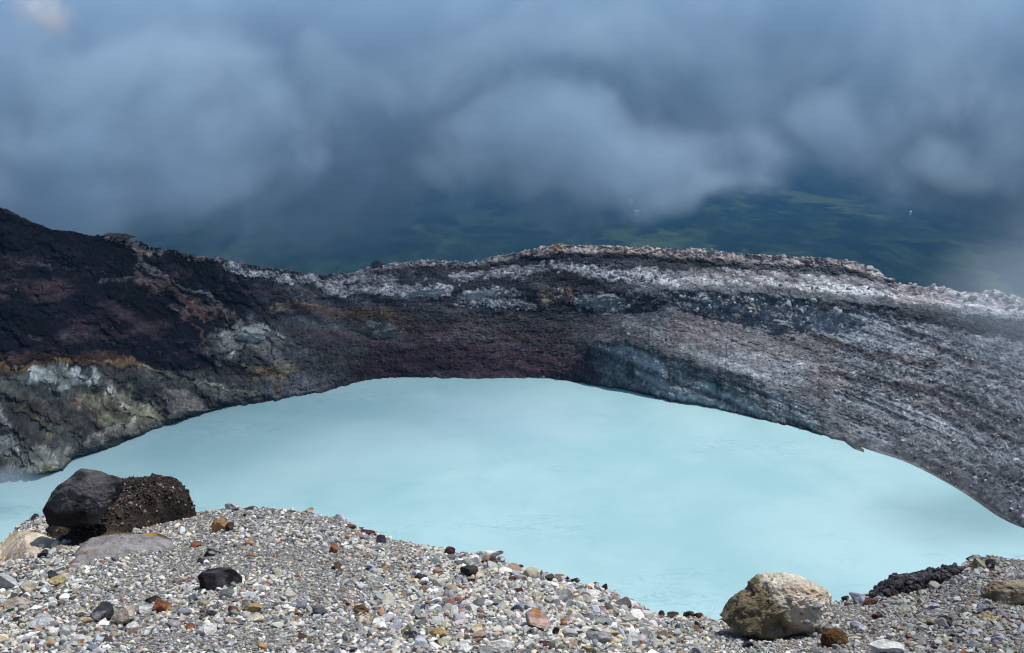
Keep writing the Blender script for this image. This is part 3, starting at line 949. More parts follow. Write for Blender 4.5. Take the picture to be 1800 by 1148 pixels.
def build_gravel():
    r = np.random.default_rng(5)
    V3, F3, C3, off = [], [], [], 0

    def lay(n, smin, smax, pw, shapes, amax=0.66, ymin=3.9, ymax_over=0.5, sink=0.25):
        nonlocal off
        a = r.uniform(-amax, amax, n)
        yy = np.sqrt(r.uniform(ymin ** 2, 10.2 ** 2, n))       # even per square metre
        ye = np.interp(a, EY_A, _ey[:, 1])
        keep = yy < ye + ymax_over
        a, yy = a[keep], yy[keep]
        m = len(a)
        x = a * yy
        # the middle of the slope carries more coarse stone than the left
        coarse = 0.82 + 0.33 * np.clip((a + 0.12) / 0.12, 0, 1) * np.clip((0.24 - a) / 0.1, 0, 1)
        clump = fbm(np.stack([x * 1.6, yy * 1.6, yy * 0], 1), 4, 301, 0.6)
        size = smin * (smax / smin) ** (r.random(m) ** pw) * 1.1 * coarse * np.clip(1 + 0.9 * clump, 0.72, 1.7)
        cz = ground_z(x, yy)
        P = np.stack([x, yy, np.zeros(m)], 1)
        cols = pick_cols(m, r)
        blue = np.clip((a - 0.25) / 0.2, 0, 1)[:, None] * 0.35   # cooler and darker stone at the right
        cols = cols * (1 - blue * np.array([1.0, 0.98, 0.95]))
        V, Fc, C = batch_rocks(x, yy, cz, size, cols, shapes, r, sink)
        V3.append(V)
        F3.append(Fc + off)
        C3.append(C)
        off += len(V)

    lay(105000, 0.007, 0.024, 1.7, SMALL)
    lay(7000, 0.020, 0.040, 1.8, MEDIUM[:6])
    lay(1000, 0.034, 0.062, 2.6, MEDIUM)
    # coarser stone along the crest of the middle and right
    o = mesh_object("gravel", np.vstack(V3), np.vstack(F3), MAT_PEBBLE, colors=np.vstack(C3))
    tag(o, "mixed grey and tan gravel covering the near slope", "gravel", kind="stuff")


build_gravel()

# ------------------------------------------------------------------ large rocks with traced outlines
MAT_BOULDER = rock_material("boulder_stone", 14.0, 0.03, 0.35)
CAM_R = np.array([1.0, 0, 0])
CAM_U = np.array([0, SP, CP])
CAM_F = np.array([0, CP, -SP])


def traced_rock(name, outline, depth, seed, colour, label, cat, group=None, sub=6, rough=0.05, cuts=6, foot=0.8, power=0.5, parent=None, freq=2.4, pull=0.0):
    """a solid rock: its outline (photo pixels) is laid at the rock's own distance, depth (in outline widths) gives it thickness"""
    p = np.array(outline, float)
    cx, cy = (p[:, 0].min() + p[:, 0].max()) / 2, (p[:, 1].min() + p[:, 1].max()) / 2
    hgt = p[:, 1].max() - p[:, 1].min()
    wid = p[:, 0].max() - p[:, 0].min()
    hit, y = ground_hit(cx, cy + hgt * (foot - 0.5))
    a, m = ray(cx, cy)
    y -= pull
    ctr = np.array([float(a) * y, y, H + float(m) * y])
    ds = (ctr - [0, 0, H]) @ CAM_F
    s = ds / F_PX
    V, Fc = ico(sub)
    q = (p - [cx, cy]) * [1, -1]
    th = np.arctan2(q[:, 1], q[:, 0])
    rr = np.hypot(q[:, 0], q[:, 1])
    o = np.argsort(th)
    th, rr = th[o], rr[o]
    thd = np.linspace(-np.pi, np.pi, 721)
    # dense outline: intersect a ray with the polygon's edges
    R = np.zeros(721)
    for (x0, y0), (x1, y1) in zip(q, np.roll(q, -1, 0)):
        c, sn = np.cos(thd), np.sin(thd)
        den = c * (y1 - y0) - sn * (x1 - x0)
        den = np.where(np.abs(den) < 1e-9, 1e-9, den)
        t = (x0 * (y1 - y0) - y0 * (x1 - x0)) / den
        w = (x0 * sn - y0 * c) / den
        ok = (t > 0) & (w >= -1e-6) & (w <= 1 + 1e-6)
        R = np.where(ok & (t > R), t, R)
    R = np.where(R <= 0, np.median(rr), R)
    ang = np.arctan2(V[:, 2], V[:, 0])
    Rv = np.interp(ang, thd, R)
    inpl = np.sqrt(V[:, 0] ** 2 + V[:, 2] ** 2)
    shape = inpl ** power                                   # below 1: flatter front, fuller edge
    X = Rv * shape * np.cos(ang)
    Z = Rv * shape * np.sin(ang)
    D = V[:, 1] * depth * wid * 0.5
    r = np.random.default_rng(seed)
    W = np.stack([X, D, Z], 1)
    sc = max(wid, hgt) * 0.5
    for q_ in range(cuts * 4):                              # broken facets on the front
        n = r.normal(size=3) * [0.55, 1.0, 0.55]
        n[1] = -abs(n[1])
        n /= np.linalg.norm(n)
        d = np.quantile(W @ n, r.uniform(0.88, 0.97) if q_ < cuts else r.uniform(0.955, 0.997))
        W -= np.clip(W @ n - d, 0, None)[:, None] * n * 0.9
    nn = W / (np.linalg.norm(W, axis=1)[:, None] + 1e-6)
    off = r.uniform(-40, 40, 3)
    f = fbm(W / sc * freq + off, 6, seed % 50, 0.55) + 0.5 * fbm(W / sc * freq * 2.2 + off, 5, 9, 0.55, ridged=True) - 0.2
    f = f + 0.30 * fbm(W / sc * freq * 6 + off, 4, 19, 0.6)
    W = W + nn * (rough * sc * f)[:, None]
    px, py = cx + W[:, 0], cy - W[:, 2]
    col = colour(px, py, W / sc, r)
    W[:, 0] = (W[:, 0] - W[:, 0].min()) / np.ptp(W[:, 0]) * wid - wid / 2
    W[:, 2] = (W[:, 2] - W[:, 2].min()) / np.ptp(W[:, 2]) * hgt - hgt / 2
    Wm = W * s
    G = Wm[:, :1] * CAM_R + Wm[:, 1:2] * CAM_F + Wm[:, 2:] * CAM_U
    o = mesh_object(name, G, Fc, MAT_BOULDER, parent, smooth=False, colors=np.clip(col, 0.008, 0.75))
    o.location = ctr
    if label:
        tag(o, label, cat, group)
    return o, ctr, s, (cx, cy), W


def ground_slab(outline, height, colour, label, seed, rough, name="rock_slab", cat="rock slab", prof=(5, 1.0), front=None):
    """a flat rock bedded in the slope: its outline lies on the gravel, its top domes up by height"""
    p = np.array(outline, float)
    q = []
    for (x0, y0), (x1, y1) in zip(p, np.roll(p, -1, 0)):
        for t in np.linspace(0, 1, 9)[:-1]:
            q.append((x0 + (x1 - x0) * t, y0 + (y1 - y0) * t))
    q = np.array(q)
    q = sum(np.roll(q, k_, 0) for k_ in range(-6, 7)) / 13.0
    G = np.array([ground_hit(px, py)[0] for px, py in q])
    c2, c3 = q.mean(0), G.mean(0)
    nr, nc = 44, len(q)
    rad = np.concatenate([np.linspace(0.02, 1.0, nr), [1.03]])
    V = (c3[None, None] + (G[None] - c3) * rad[:, None, None]).reshape(-1, 3)
    Q = (c2[None, None] + (q[None] - c2) * rad[:, None, None]).reshape(-1, 2)
    rr = np.repeat(rad, nc)
    gz = ground_z(V[:, 0], V[:, 1])
    n = fbm(V * [5, 5, 9] + seed, 6, seed, 0.55) + 0.6 * fbm(V * [9, 9, 14] + seed, 4, 3, 0.55, ridged=True)
    V[:, 2] = gz + height * np.clip(1 - np.clip(rr, 0, 1) ** prof[0], 0, 1) ** prof[1] - 0.012 + rough * n * np.clip(1.2 - rr ** 6, 0.1, 1)
    if front:                                              # slopes down towards the near edge
        V[:, 2] -= height * np.clip(1 - np.clip(rr, 0, 1) ** prof[0], 0, 1) ** prof[1] * (1 - np.clip((front[0] - Q[:, 1]) / (front[0] - front[1]), 0.04, 1))
    V[rr > 1.0, 2] -= 0.10
    k = np.arange(nc)
    Fq = []
    for i in range(nr):
        Fq.append(np.stack([i * nc + k, (i + 1) * nc + k, (i + 1) * nc + (k + 1) % nc, i * nc + (k + 1) % nc], 1))
    W = (V - c3) / 0.35
    col = colour(Q[:, 0], Q[:, 1], W[:, [0, 1, 2]], np.random.default_rng(seed))
    o = mesh_object(name, V - c3, np.vstack(Fq), MAT_BOULDER, colors=np.clip(col, 0.008, 0.75))
    o.location = c3
    tag(o, label, cat)
    return o, V - c3, rr


def T(k, pts):
    ox, oy, sc = {1: (0, 900, 4.628), 2: (300, 880, 4.284), 3: (600, 900, 4.628), 4: (880, 960, 5.625), 5: (1180, 960, 5.625),
                  6: (1480, 960, 5.625), 7: (40, 800, 5.294)}[k]
    return [(ox + x / sc, oy + y / sc) for x, y in pts]


def mottled(base, alt=None, amt=0.3, scale=3.0, thr=0.1):
    def f(px, py, W, r):
        o = r.uniform(-30, 30, 3)
        n = fbm(W * scale + o, 5, 3)
        c = np.array(base) * (1 + amt * 1.4 * n)[:, None]
        if alt is not None:
            k = np.clip((fbm(W * scale * 0.7 + o + 9, 4, 4) - thr) / 0.25, 0, 1)[:, None]
            c = c * (1 - k) + np.array(alt) * (1 + amt * n)[:, None] * k
        return c
    return f


def build_big_rocks():
    traced_rock("boulder", T(7, [(168, 550), (200, 450), (255, 385), (330, 290), (440, 200), (480, 138), (560, 133), (660, 150), (760, 190), (885, 200),
                                 (890, 290), (835, 400), (740, 500), (680, 600), (600, 680), (520, 700), (420, 690), (300, 665), (235, 680), (195, 610)]),
                0.85, 11, mottled((0.026, 0.024, 0.027), (0.085, 0.083, 0.086), 0.4, 2.2, 0.05),
                "big cracked black lava boulder on the brink at the left", "boulder", rough=0.07, cuts=16, foot=1.12, power=0.55, pull=0.15)
    # mound of dark cemented gravel behind it
    o, W, rr = ground_slab([(118, 964), (84, 948), (76, 932), (110, 920), (180, 916), (205, 903), (260, 899), (320, 899), (354, 903), (340, 911), (292, 918), (252, 929), (215, 942), (182, 954), (150, 964)],
                           0.47, mottled((0.036, 0.028, 0.024), (0.065, 0.052, 0.042), 0.4, 6.0, 0.2),
                           "dark brown mound of caked gravel leaning against the big black boulder", 23, 0.07, "rubble_mound", "rubble mound", (7, 0.85), (958, 905))
    r = np.random.default_rng(77)
    sh = [rock_shape(500 + k, 1, 6, 0.0, 0.5, 0.9) for k in range(8)]
    items = []
    front = np.nonzero((rr > 0.12) & (rr <= 1.0))[0]
    for q in r.choice(front, size=4200):
        V, Fc = sh[r.integers(8)]
        sz = 0.0045 * (5.0 ** (r.random() ** 2.2))
        c = np.array([(0.035, 0.031, 0.030), (0.06, 0.045, 0.034), (0.10, 0.085, 0.07), (0.20, 0.19, 0.175), (0.09, 0.05, 0.025), (0.42, 0.40, 0.38)][r.choice(6, p=[.42, .24, .15, .10, .06, .03])])
        items.append((((V * [1, .8, .7]) @ rand_rot(r).T) * sz + W[q] + r.normal(0, 0.004, 3), Fc, c * r.uniform(0.7, 1.3)))
    V, Fc, C = merge_rocks(items)
    g = mesh_object("embedded_gravel", V, Fc, MAT_PEBBLE, o, colors=C)
    tag(g, kind="stuff")

    def slab(px, py, W, r):
        n = fbm(W * [1.5, 1.5, 5.0] + 3, 5, 3)
        k = fbm(W * [2.0, 2.0, 7.0] + 8, 4, 6)
        c = np.array((0.66, 0.56, 0.44)) * (1 + 0.14 * n)[:, None]
        w = np.clip((k - 0.05) / 0.3, 0, 1)[:, None]
        c = c * (1 - w) + np.array((0.50, 0.36, 0.17)) * w
        w = np.clip((np.interp(px, [0, 55, 113], [952, 958, 957]) - py + 5 * n) / 6, 0, 1)[:, None] * 0.7
        return c * (1 - w) + np.array((0.46, 0.36, 0.13)) * w
    ground_slab(T(1, [(-200, 180), (0, 165), (80, 162), (200, 172), (290, 185), (390, 225), (540, 260), (480, 292), (340, 320), (290, 370),
                      (230, 390), (120, 410), (0, 425), (-200, 470)]), 0.10, slab,
                "smooth cream coloured rock slab cut off by the left picture edge", 31, 0.006, prof=(2.2, 0.8))

    def grey_slab(px, py, W, r):
        n = fbm(W * 4, 5, 3)
        c = np.array((0.235, 0.225, 0.225)) * (1 + 0.5 * n)[:, None]
        top = np.interp(px, [130, 150, 184, 205, 255, 306], [962, 953, 944, 944, 945, 943])
        w = np.clip((top + 12 + 4 * n - py) / 3, 0, 1)[:, None]
        c = c * (1 - w) + np.array((0.085, 0.055, 0.018)) * (1 + 0.5 * n)[:, None] * w
        w = (np.clip(1 - np.hypot((px - 265) / 14, (py - 952) / 6), 0, 1) ** 0.5 * (n > -0.1))[:, None]
        c = c * (1 - w) + np.array((0.50, 0.22, 0.04)) * w
        w = (np.clip(1.2 - np.hypot((px - 120) / 14, (py - 990) / 9), 0, 1) * 0.8)[:, None]
        c = c * (1 - w) + np.array((0.34, 0.10, 0.03)) * w
        w = (np.clip(1.1 - np.hypot((px - 152) / 18, (py - 982) / 8), 0, 1) * 0.5)[:, None]
        return c * (1 - w) + np.array((0.40, 0.24, 0.20)) * w
    ground_slab(T(1, [(520, 460), (560, 400), (615, 335), (620, 290), (700, 238), (850, 190), (950, 186), (1200, 196), (1390, 190), (1480, 280), (1350, 310),
                      (1150, 345), (900, 365), (760, 410), (600, 470)]), 0.085, grey_slab,
                "flat grey slab sunk in gravel with a mossy brown upper rim and orange patch", 37, 0.03)
    hit, y = ground_hit(384, 1034)
    a, m = ray(384, 1025)
    ctr = np.array([float(a) * (y + 0.02), y + 0.02, H + float(m) * (y + 0.02)])
    k = (ctr - [0, 0, H]) @ CAM_F / F_PX
    V, Fc = rock_shape(4123, 6, 16, 0.11, 0.40, 0.85, 1.8)
    W = V * [54, 36, 31]
    c, sn = math.cos(-0.52), math.sin(-0.52)
    W = np.stack([W[:, 0] * c - W[:, 2] * sn, W[:, 1], W[:, 0] * sn + W[:, 2] * c], 1) * k
    o = mesh_object("lava_rock", W[:, :1] * CAM_R + W[:, 1:2] * CAM_F + W[:, 2:] * CAM_U, Fc, MAT_BOULDER,
                    colors=np.clip(mottled((0.016, 0.014, 0.017), (0.055, 0.053, 0.058), 0.35, 2.2, 0.15)(None, None, V, np.random.default_rng(3)), 0.008, 0.5))
    o.location = ctr
    tag(o, "solitary jet black rock lying in pale gravel right of the grey slab", "rock")

    def tan(px, py, W, r):
        n = fbm(W * 5, 5, 3)
        n2 = fbm(W * 11 + 5, 4, 8)
        c = np.array((0.55, 0.50, 0.41)) * (1 + 0.3 * n)[:, None]
        w = np.clip((n2 - 0.12) / 0.15, 0, 1)[:, None] * 0.7
        c = c * (1 - w) + np.array((0.62, 0.59, 0.53)) * w
        w = np.clip((fbm(W * 2.3 + 21, 4, 2) - 0.12) / 0.2, 0, 1)[:, None] * 0.5
        c = c * (1 - w) + np.array((0.42, 0.26, 0.13)) * w
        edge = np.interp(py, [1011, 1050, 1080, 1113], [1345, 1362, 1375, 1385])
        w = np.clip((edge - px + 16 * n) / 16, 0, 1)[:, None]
        olive = np.array((0.165, 0.135, 0.082)) * (1 + 0.7 * n + 0.5 * n2)[:, None]  # brownish left face, its shade also put into the colour
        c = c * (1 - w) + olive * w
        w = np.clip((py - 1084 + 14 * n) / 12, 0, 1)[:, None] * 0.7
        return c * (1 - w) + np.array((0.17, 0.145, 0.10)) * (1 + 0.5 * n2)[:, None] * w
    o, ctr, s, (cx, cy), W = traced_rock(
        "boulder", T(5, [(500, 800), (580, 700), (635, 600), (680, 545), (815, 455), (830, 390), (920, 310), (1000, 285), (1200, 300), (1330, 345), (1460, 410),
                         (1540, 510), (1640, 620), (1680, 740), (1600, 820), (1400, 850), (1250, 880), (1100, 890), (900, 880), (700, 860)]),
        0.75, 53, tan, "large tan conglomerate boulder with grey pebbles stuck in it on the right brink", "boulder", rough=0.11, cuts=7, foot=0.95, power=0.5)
    for px, py, w, h in T(5, [(1340, 505)]) and [(1418, 1050, 21, 13), (1372, 1037, 11, 9), (1399, 1074, 15, 9), (1437, 1074, 13, 8), (1386, 1062, 8, 6),
                                                 (1348, 1090, 9, 8), (1425, 1092, 10, 8), (1333, 1066, 7, 6), (1404, 1030, 7, 6)]:
        d2 = (W[:, 0] - (px - cx)) ** 2 + (W[:, 2] + (py - cy)) ** 2 + np.where(W[:, 1] > 0, 1e6, 0)
        q = W[int(np.argmin(d2))]
        V, Fc = rock_shape(int(px), 3, 8, 0.06)
        V = V * [w * 0.5, w * 0.32, h * 0.5]
        V = (V + q) * s
        G = V[:, :1] * CAM_R + V[:, 1:2] * CAM_F + V[:, 2:] * CAM_U
        c = np.array((0.24, 0.24, 0.26)) if w > 9 else np.array((0.16, 0.15, 0.15))
        mesh_object("embedded_stone", G, Fc, MAT_BOULDER, o, colors=np.broadcast_to(c, (len(V), 3)))
    traced_rock("rock", T(5, [(1480, 960), (1500, 860), (1560, 820), (1640, 815), (1720, 830), (1740, 900), (1720, 970), (1660, 1030), (1560, 1020), (1500, 990)]),
                0.8, 57, mottled((0.13, 0.075, 0.035), (0.16, 0.05, 0.02), 0.5, 3.5, 0.05),
                "rusty brown rock at the lower right foot of the tan boulder", "rock", rough=0.12, cuts=7)
    traced_rock("rock", T(6, [(1400, 470), (1440, 430), (1480, 390), (1560, 360), (1700, 355), (1900, 350), (1900, 520), (1750, 560), (1650, 570), (1560, 590), (1440, 600), (1425, 540)]),
                0.7, 59, mottled((0.23, 0.185, 0.115), (0.33, 0.29, 0.22), 0.45, 3.0, 0.0),
                "big tawny rock cut off by the right picture edge, shaded on its left end", "rock", rough=0.11, cuts=6)
    # bank of dark caked lumps along the right brink
    o, W, rr = ground_slab([(1516, 1054), (1534, 1040), (1580, 1030), (1640, 1018), (1692, 996), (1704, 1000), (1676, 1022), (1630, 1036), (1580, 1047), (1540, 1057)],
                           0.105, mottled((0.034, 0.031, 0.037), (0.060, 0.055, 0.056), 0.4, 9.0, 0.2),
                           "low dark bank of caked lumps along the right brink behind the gravel", 61, 0.02, "rubble_bank", "rubble bank", (4, 0.9))
    r = np.random.default_rng(78)
    items = []
    front = np.nonzero((rr > 0.08) & (rr <= 1.0))[0]
    for q in r.choice(front, size=1300):
        V, Fc = sh[r.integers(8)]
        sz = 0.008 * (5.0 ** (r.random() ** 1.8))
        c = np.array([(0.035, 0.033, 0.040), (0.055, 0.050, 0.055), (0.09, 0.09, 0.10), (0.16, 0.15, 0.16)][r.choice(4, p=[.5, .3, .15, .05])])
        items.append((((V * [1, .8, .7]) @ rand_rot(r).T) * sz + W[q] + r.normal(0, 0.004, 3), Fc, c * r.uniform(0.7, 1.3)))
    V, Fc, C = merge_rocks(items)
    g = mesh_object("embedded_gravel", V, Fc, MAT_PEBBLE, o, colors=C)
    tag(g, kind="stuff")


build_big_rocks()

# ------------------------------------------------------------------ stones one can pick out of the gravel
STONE_COL = {
    "charcoal": (0.040, 0.040, 0.046), "black": (0.022, 0.021, 0.023), "grey": (0.27, 0.27, 0.275), "palegrey": (0.44, 0.45, 0.46), "white": (0.66, 0.65, 0.62),
    "bluegrey": (0.24, 0.265, 0.32), "lilac": (0.38, 0.38, 0.45), "tan": (0.38, 0.30, 0.19), "beige": (0.42, 0.37, 0.29), "cream": (0.62, 0.55, 0.42),
    "ochre": (0.42, 0.27, 0.09), "yellow": (0.55, 0.43, 0.15), "paleyellow": (0.58, 0.52, 0.29), "orange": (0.55, 0.24, 0.06), "rust": (0.27, 0.085, 0.025),
    "brown": (0.105, 0.066, 0.042), "darkbrown": (0.060, 0.046, 0.038), "redbrown": (0.15, 0.065, 0.050), "maroon": (0.085, 0.032, 0.036), "red": (0.42, 0.09, 0.04),
    "pink": (0.46, 0.33, 0.28), "olive": (0.25, 0.23, 0.13), "navy": (0.055, 0.058, 0.085), "greygreen": (0.33, 0.36, 0.32),
}
STONES = [
    # px, py, width, height, colour, second colour, kind, label
    (75, 974, 19, 18, "charcoal", None, "round charcoal stone resting on the tip of the cream slab"),
    (14, 1026, 46, 40, "palegrey", "tan", "large pale grey stone with tan end at left edge below the cream slab"),
    (91, 1013, 21, 20, "charcoal", None, "charcoal stone touching the upper left of the ochre yellow stone"),
    (102, 1024, 31, 21, "yellow", "ochre", "ochre yellow oblong stone below the grey slab"),
    (128, 1028, 15, 12, "white", None, "small white stone just right of the ochre yellow stone"),
    (49, 1036, 29, 24, "beige", "palegrey", "beige and grey stone between the pale edge stone and the ochre one"),
    (36, 1062, 56, 20, "beige", "grey", "long flat grey beige stone near the left edge with shadow beneath"),
    (73, 1090, 38, 27, "palegrey", "white", "large whitish grey stone in the bottom left part of the gravel"),
    (143, 1077, 17, 12, "paleyellow", None, "small pale yellow stone left of the dark round stone"),
    (173, 1079, 44, 31, "charcoal", "grey", "dark round stone left of the tan and pink stone"),
    (215, 1084, 46, 35, "beige", "pink", "tan stone with pink upper side, largest at bottom left"),
    (257, 1069, 24, 22, "white", "cream", "creamy white stone left of the rust red stone"),
    (284, 1066, 28, 26, "rust", "orange", "bright rust stone between creamy white stone and the solitary black rock"),
    (266, 1055, 33, 16, "charcoal", None, "flat charcoal stone behind the creamy white and rust stones"),
    (233, 1103, 21, 19, "white", "cream", "upper of two touching white stones below the tan and pink stone"),
    (256, 1112, 29, 20, "white", None, "lower and wider of two touching white stones below the tan and pink stone"),
    (201, 1117, 16, 13, "tan", None, "small tan stone directly below the tan and pink stone"),
    (162, 1117, 17, 13, "beige", "tan", "small beige stone below the dark round stone"),
    (71, 1140, 27, 10, "redbrown", None, "flat red brown stone at the bottom edge on the left"),
    (166, 1141, 27, 15, "bluegrey", None, "blue grey stone at the bottom edge below the dark round stone"),
    (125, 1133, 22, 11, "palegrey", None, "flat pale grey stone near the bottom edge left of the blue grey one"),
    (60, 909, 15, 12, "charcoal", "navy", "dark knob of stone on the brink left of the big black boulder"),
    (184, 936, 29, 14, "palegrey", "grey", "pale flat stone on top of the grey slab's mossy rim"),
    (229, 931, 27, 12, "palegrey", None, "pale stone lying behind the middle of the grey slab's rim"),
    (305, 1098, 24, 16, "grey", "beige", "grey beige stone below the rust stone, right of the white pair"),
    (105, 1050, 17, 14, "brown", "grey", "brown grey stone just below the ochre yellow stone"),
    (31, 1091, 17, 12, "charcoal", None, "dark stone left of the whitish grey stone at bottom left"),
    (387, 925, 26, 27, "orange", "ochre", "bright orange stone near the left crest of the gravel"),
    (405, 927, 17, 17, "darkbrown", None, "dark brown stone touching the bright orange one on its right"),
    (345, 957, 17, 14, "rust", None, "rust red stone right of the grey slab's end"),
    (370, 972, 31, 16, "charcoal", "grey", "flat dark stone above the solitary black rock"),
    (353, 986, 27, 11, "charcoal", None, "thin dark stone between the flat dark one and the solitary black rock"),
    (405, 892, 30, 15, "palegrey", "white", "pale block on the crest against the lake, left of the gravel top"),
    (443, 894, 19, 10, "grey", None, "grey stone on the crest just right of the pale block"),
    (513, 897, 11, 11, "white", None, "small pointed white stone on the left crest against the water"),
    (543, 898, 17, 12, "tan", "ochre", "tan stone on the crest right of the small pointed white one"),
    (600, 911, 23, 17, "lilac", "palegrey", "lilac grey stone at the shoulder of the crest"),
    (445, 975, 14, 10, "orange", "rust", "small orange stone upper right of the solitary black rock"),
    (440, 954, 17, 12, "orange", "beige", "orange and beige stone above the small orange stone"),
    (586, 966, 18, 18, "rust", "beige", "rust stone with a pale cap below the crest's shoulder"),
    (593, 996, 17, 15, "brown", None, "brown stone under the rust stone with a pale cap"),
    (445, 1070, 31, 16, "ochre", "orange", "golden ochre stone resting on a cream stone below the black rock"),
    (448, 1087, 35, 16, "cream", "palegrey", "cream stone under the golden ochre one"),
    (407, 1073, 21, 14, "redbrown", None, "red brown stone left of the golden ochre stone"),
    (360, 1061, 20, 14, "tan", "redbrown", "tan stone with a reddish top below the left part of the black rock"),
    (372, 1067, 13, 10, "cream", None, "small cream stone right of the tan one with a reddish top"),
    (364, 1107, 33, 23, "white", "pink", "white stone with a pinkish lower side under the red brown stone"),
    (331, 1103, 21, 12, "rust", "brown", "rust brown stone left of the white and pinkish stone"),
    (530, 1118, 18, 12, "darkbrown", "redbrown", "dark brown stone alone in the fine gravel at bottom centre left"),
    (610, 1119, 16, 18, "grey", None, "upright grey egg-like stone near the bottom, left of the cream olive stone"),
    (565, 944, 15, 12, "bluegrey", None, "blue grey stone below the crest left of the shoulder"),
    (462, 1137, 16, 13, "orange", "tan", "orange tan stone near the bottom edge below the cream stone"),
    (616, 925, 17, 13, "brown", None, "brown stone on the crest right of the lilac grey stone"),
    (646, 936, 25, 11, "maroon", "charcoal", "dark maroon stone on the descending crest beside a pale pink one"),
    (661, 939, 16, 9, "pink", "white", "pale pink flat stone on the descending crest"),
    (669, 949, 18, 16, "navy", None, "dark navy stone below the pale pink one on the crest"),
    (641, 945, 17, 14, "bluegrey", None, "grey blue stone under the dark maroon stone"),
    (793, 970, 21, 18, "darkbrown", "redbrown", "dark brown stone on the crest left of the white block"),
    (810, 979, 25, 12, "charcoal", "lilac", "dark slanting stone just left of the white block"),
    (856, 973, 54, 18, "white", "palegrey", "large white block on the crest in the middle of the picture"),
    (856, 977, 15, 14, "redbrown", None, "round red brown stone lying in front of the white block"),
    (867, 989, 16, 20, "brown", "grey", "brown grey upright stone below the white block"),
    (880, 983, 15, 14, "palegrey", None, "pale grey stone at the right foot of the white block"),
    (823, 1003, 36, 24, "darkbrown", "charcoal", "long dark brown stone slanting below the white block"),
    (840, 1011, 14, 16, "cream", "tan", "upright tan stone at the right end of the long dark brown one"),
    (824, 1020, 21, 11, "rust", "tan", "rust stone under the long dark brown stone"),
    (738, 1016, 23, 18, "charcoal", "navy", "charcoal stone shaped like a small pyramid on the middle slope"),
    (653, 998, 19, 16, "palegrey", "lilac", "pale lilac grey stone on the upper middle slope"),
    (636, 1072, 33, 18, "brown", "ochre", "broad brown stone left of the cream olive one"),
    (652, 1085, 25, 27, "cream", "olive", "tall cream and olive stone near the bottom centre"),
    (611, 1061, 19, 11, "pink", "redbrown", "pinkish stone above the broad brown stone"),
    (794, 1034, 25, 13, "yellow", "ochre", "yellow flat stone below the long dark brown stone"),
    (731, 1031, 23, 12, "paleyellow", "olive", "pale yellow stone under the small charcoal pyramid"),
    (680, 1050, 23, 17, "cream", "pink", "creamy pink stone on the middle slope above the cream olive stone"),
    (851, 1062, 31, 15, "white", "lilac", "wide white stone in the middle of the right half of the slope"),
    (909, 1070, 26, 20, "bluegrey", "lilac", "long slate blue stone upper left of the orange tan rock"),
    (746, 1071, 16, 18, "lilac", "bluegrey", "upright light blue stone near the bottom centre"),
    (730, 1082, 17, 18, "grey", "bluegrey", "rounded grey stone just left below the upright light blue one"),
    (771, 1113, 36, 19, "ochre", "brown", "wide brownish ochre stone near the bottom centre"),
    (711, 1109, 14, 15, "yellow", None, "yellow stone leaning on a charcoal one at bottom centre"),
    (721, 1119, 26, 17, "charcoal", "grey", "charcoal stone with the yellow stone leaning on it"),
    (837, 1105, 22, 17, "paleyellow", "yellow", "bright butter yellow stone right of the red pebble"),
    (804, 1093, 11, 9, "red", None, "small vivid red pebble near the bottom centre"),
    (879, 1138, 50, 26, "white", "cream", "big white stone at the bottom edge right of the centre"),
    (776, 1130, 26, 15, "beige", "rust", "beige stone with rust spots under the wide ochre stone"),
    (914, 1039, 19, 11, "maroon", None, "flat maroon stone on the right middle slope"),
    (900, 1018, 14, 11, "maroon", "redbrown", "dark red stone just below the middle crest"),
    (816, 1141, 29, 15, "white", None, "white stone at the bottom edge left of the big white one"),
    (914, 1000, 20, 13, "charcoal", "brown", "dark stone on the crest right of the white block"),
    (956, 1009, 14, 12, "white", "beige", "white pointed stone on the crest left of two black ones"),
    (994, 1019, 17, 10, "black", None, "left one of two black stones side by side on the crest"),
    (1011, 1022, 17, 12, "black", "grey", "right one of two black stones side by side on the crest"),
    (978, 1017, 13, 9, "bluegrey", None, "small blue grey stone just left of the two black crest stones"),
    (1046, 1028, 13, 8, "black", None, "small flat black stone on the falling crest right of the black pair"),
    (1062, 1033, 11, 14, "black", None, "small upright black stone lower on the falling crest"),
    (1108, 1058, 17, 11, "bluegrey", "charcoal", "grey stone perched low on the falling crest"),
    (1162, 1081, 12, 15, "darkbrown", None, "upright dark brown stone at the lowest dip of the crest"),
    (1181, 1083, 23, 14, "darkbrown", "redbrown", "wide dark brown stone at the lowest dip of the crest"),
    (947, 1092, 44, 42, "pink", "orange", "largest orange tan rock on the right middle slope"),
    (947, 1052, 22, 20, "cream", "paleyellow", "cream stone up the slope from the orange tan rock"),
    (966, 1057, 22, 18, "lilac", "palegrey", "lilac white stone right of the cream stone above the orange tan rock"),
    (931, 1067, 23, 15, "palegrey", "white", "whitish stone touching the top of the orange tan rock"),
    (988, 1049, 38, 30, "grey", "olive", "large smooth grey stone with a yellowish stain near the right crest"),
    (975, 1113, 18, 19, "black", None, "black stone at the right foot of the orange tan rock"),
    (955, 1131, 22, 14, "maroon", "redbrown", "maroon stone below the orange tan rock"),
    (975, 1135, 18, 22, "paleyellow", "greygreen", "pale yellow upright stone at the bottom right of the maroon one"),
    (1032, 1140, 18, 16, "yellow", "orange", "golden yellow stone at the bottom edge right of the centre"),
    (1052, 1122, 44, 26, "grey", "charcoal", "long dark grey stone slanting down to the bottom edge"),
    (1055, 1071, 16, 13, "red", "pink", "coral red stone on the right slope under the black crest stones"),
    (990, 1094, 13, 14, "orange", "red", "orange red stone right of the orange tan rock"),
    (1124, 1131, 18, 15, "rust", "pink", "rust stone in the fine gravel left of the tan boulder"),
    (1012, 1046, 15, 13, "ochre", "brown", "brownish orange stone right of the large smooth grey stone"),
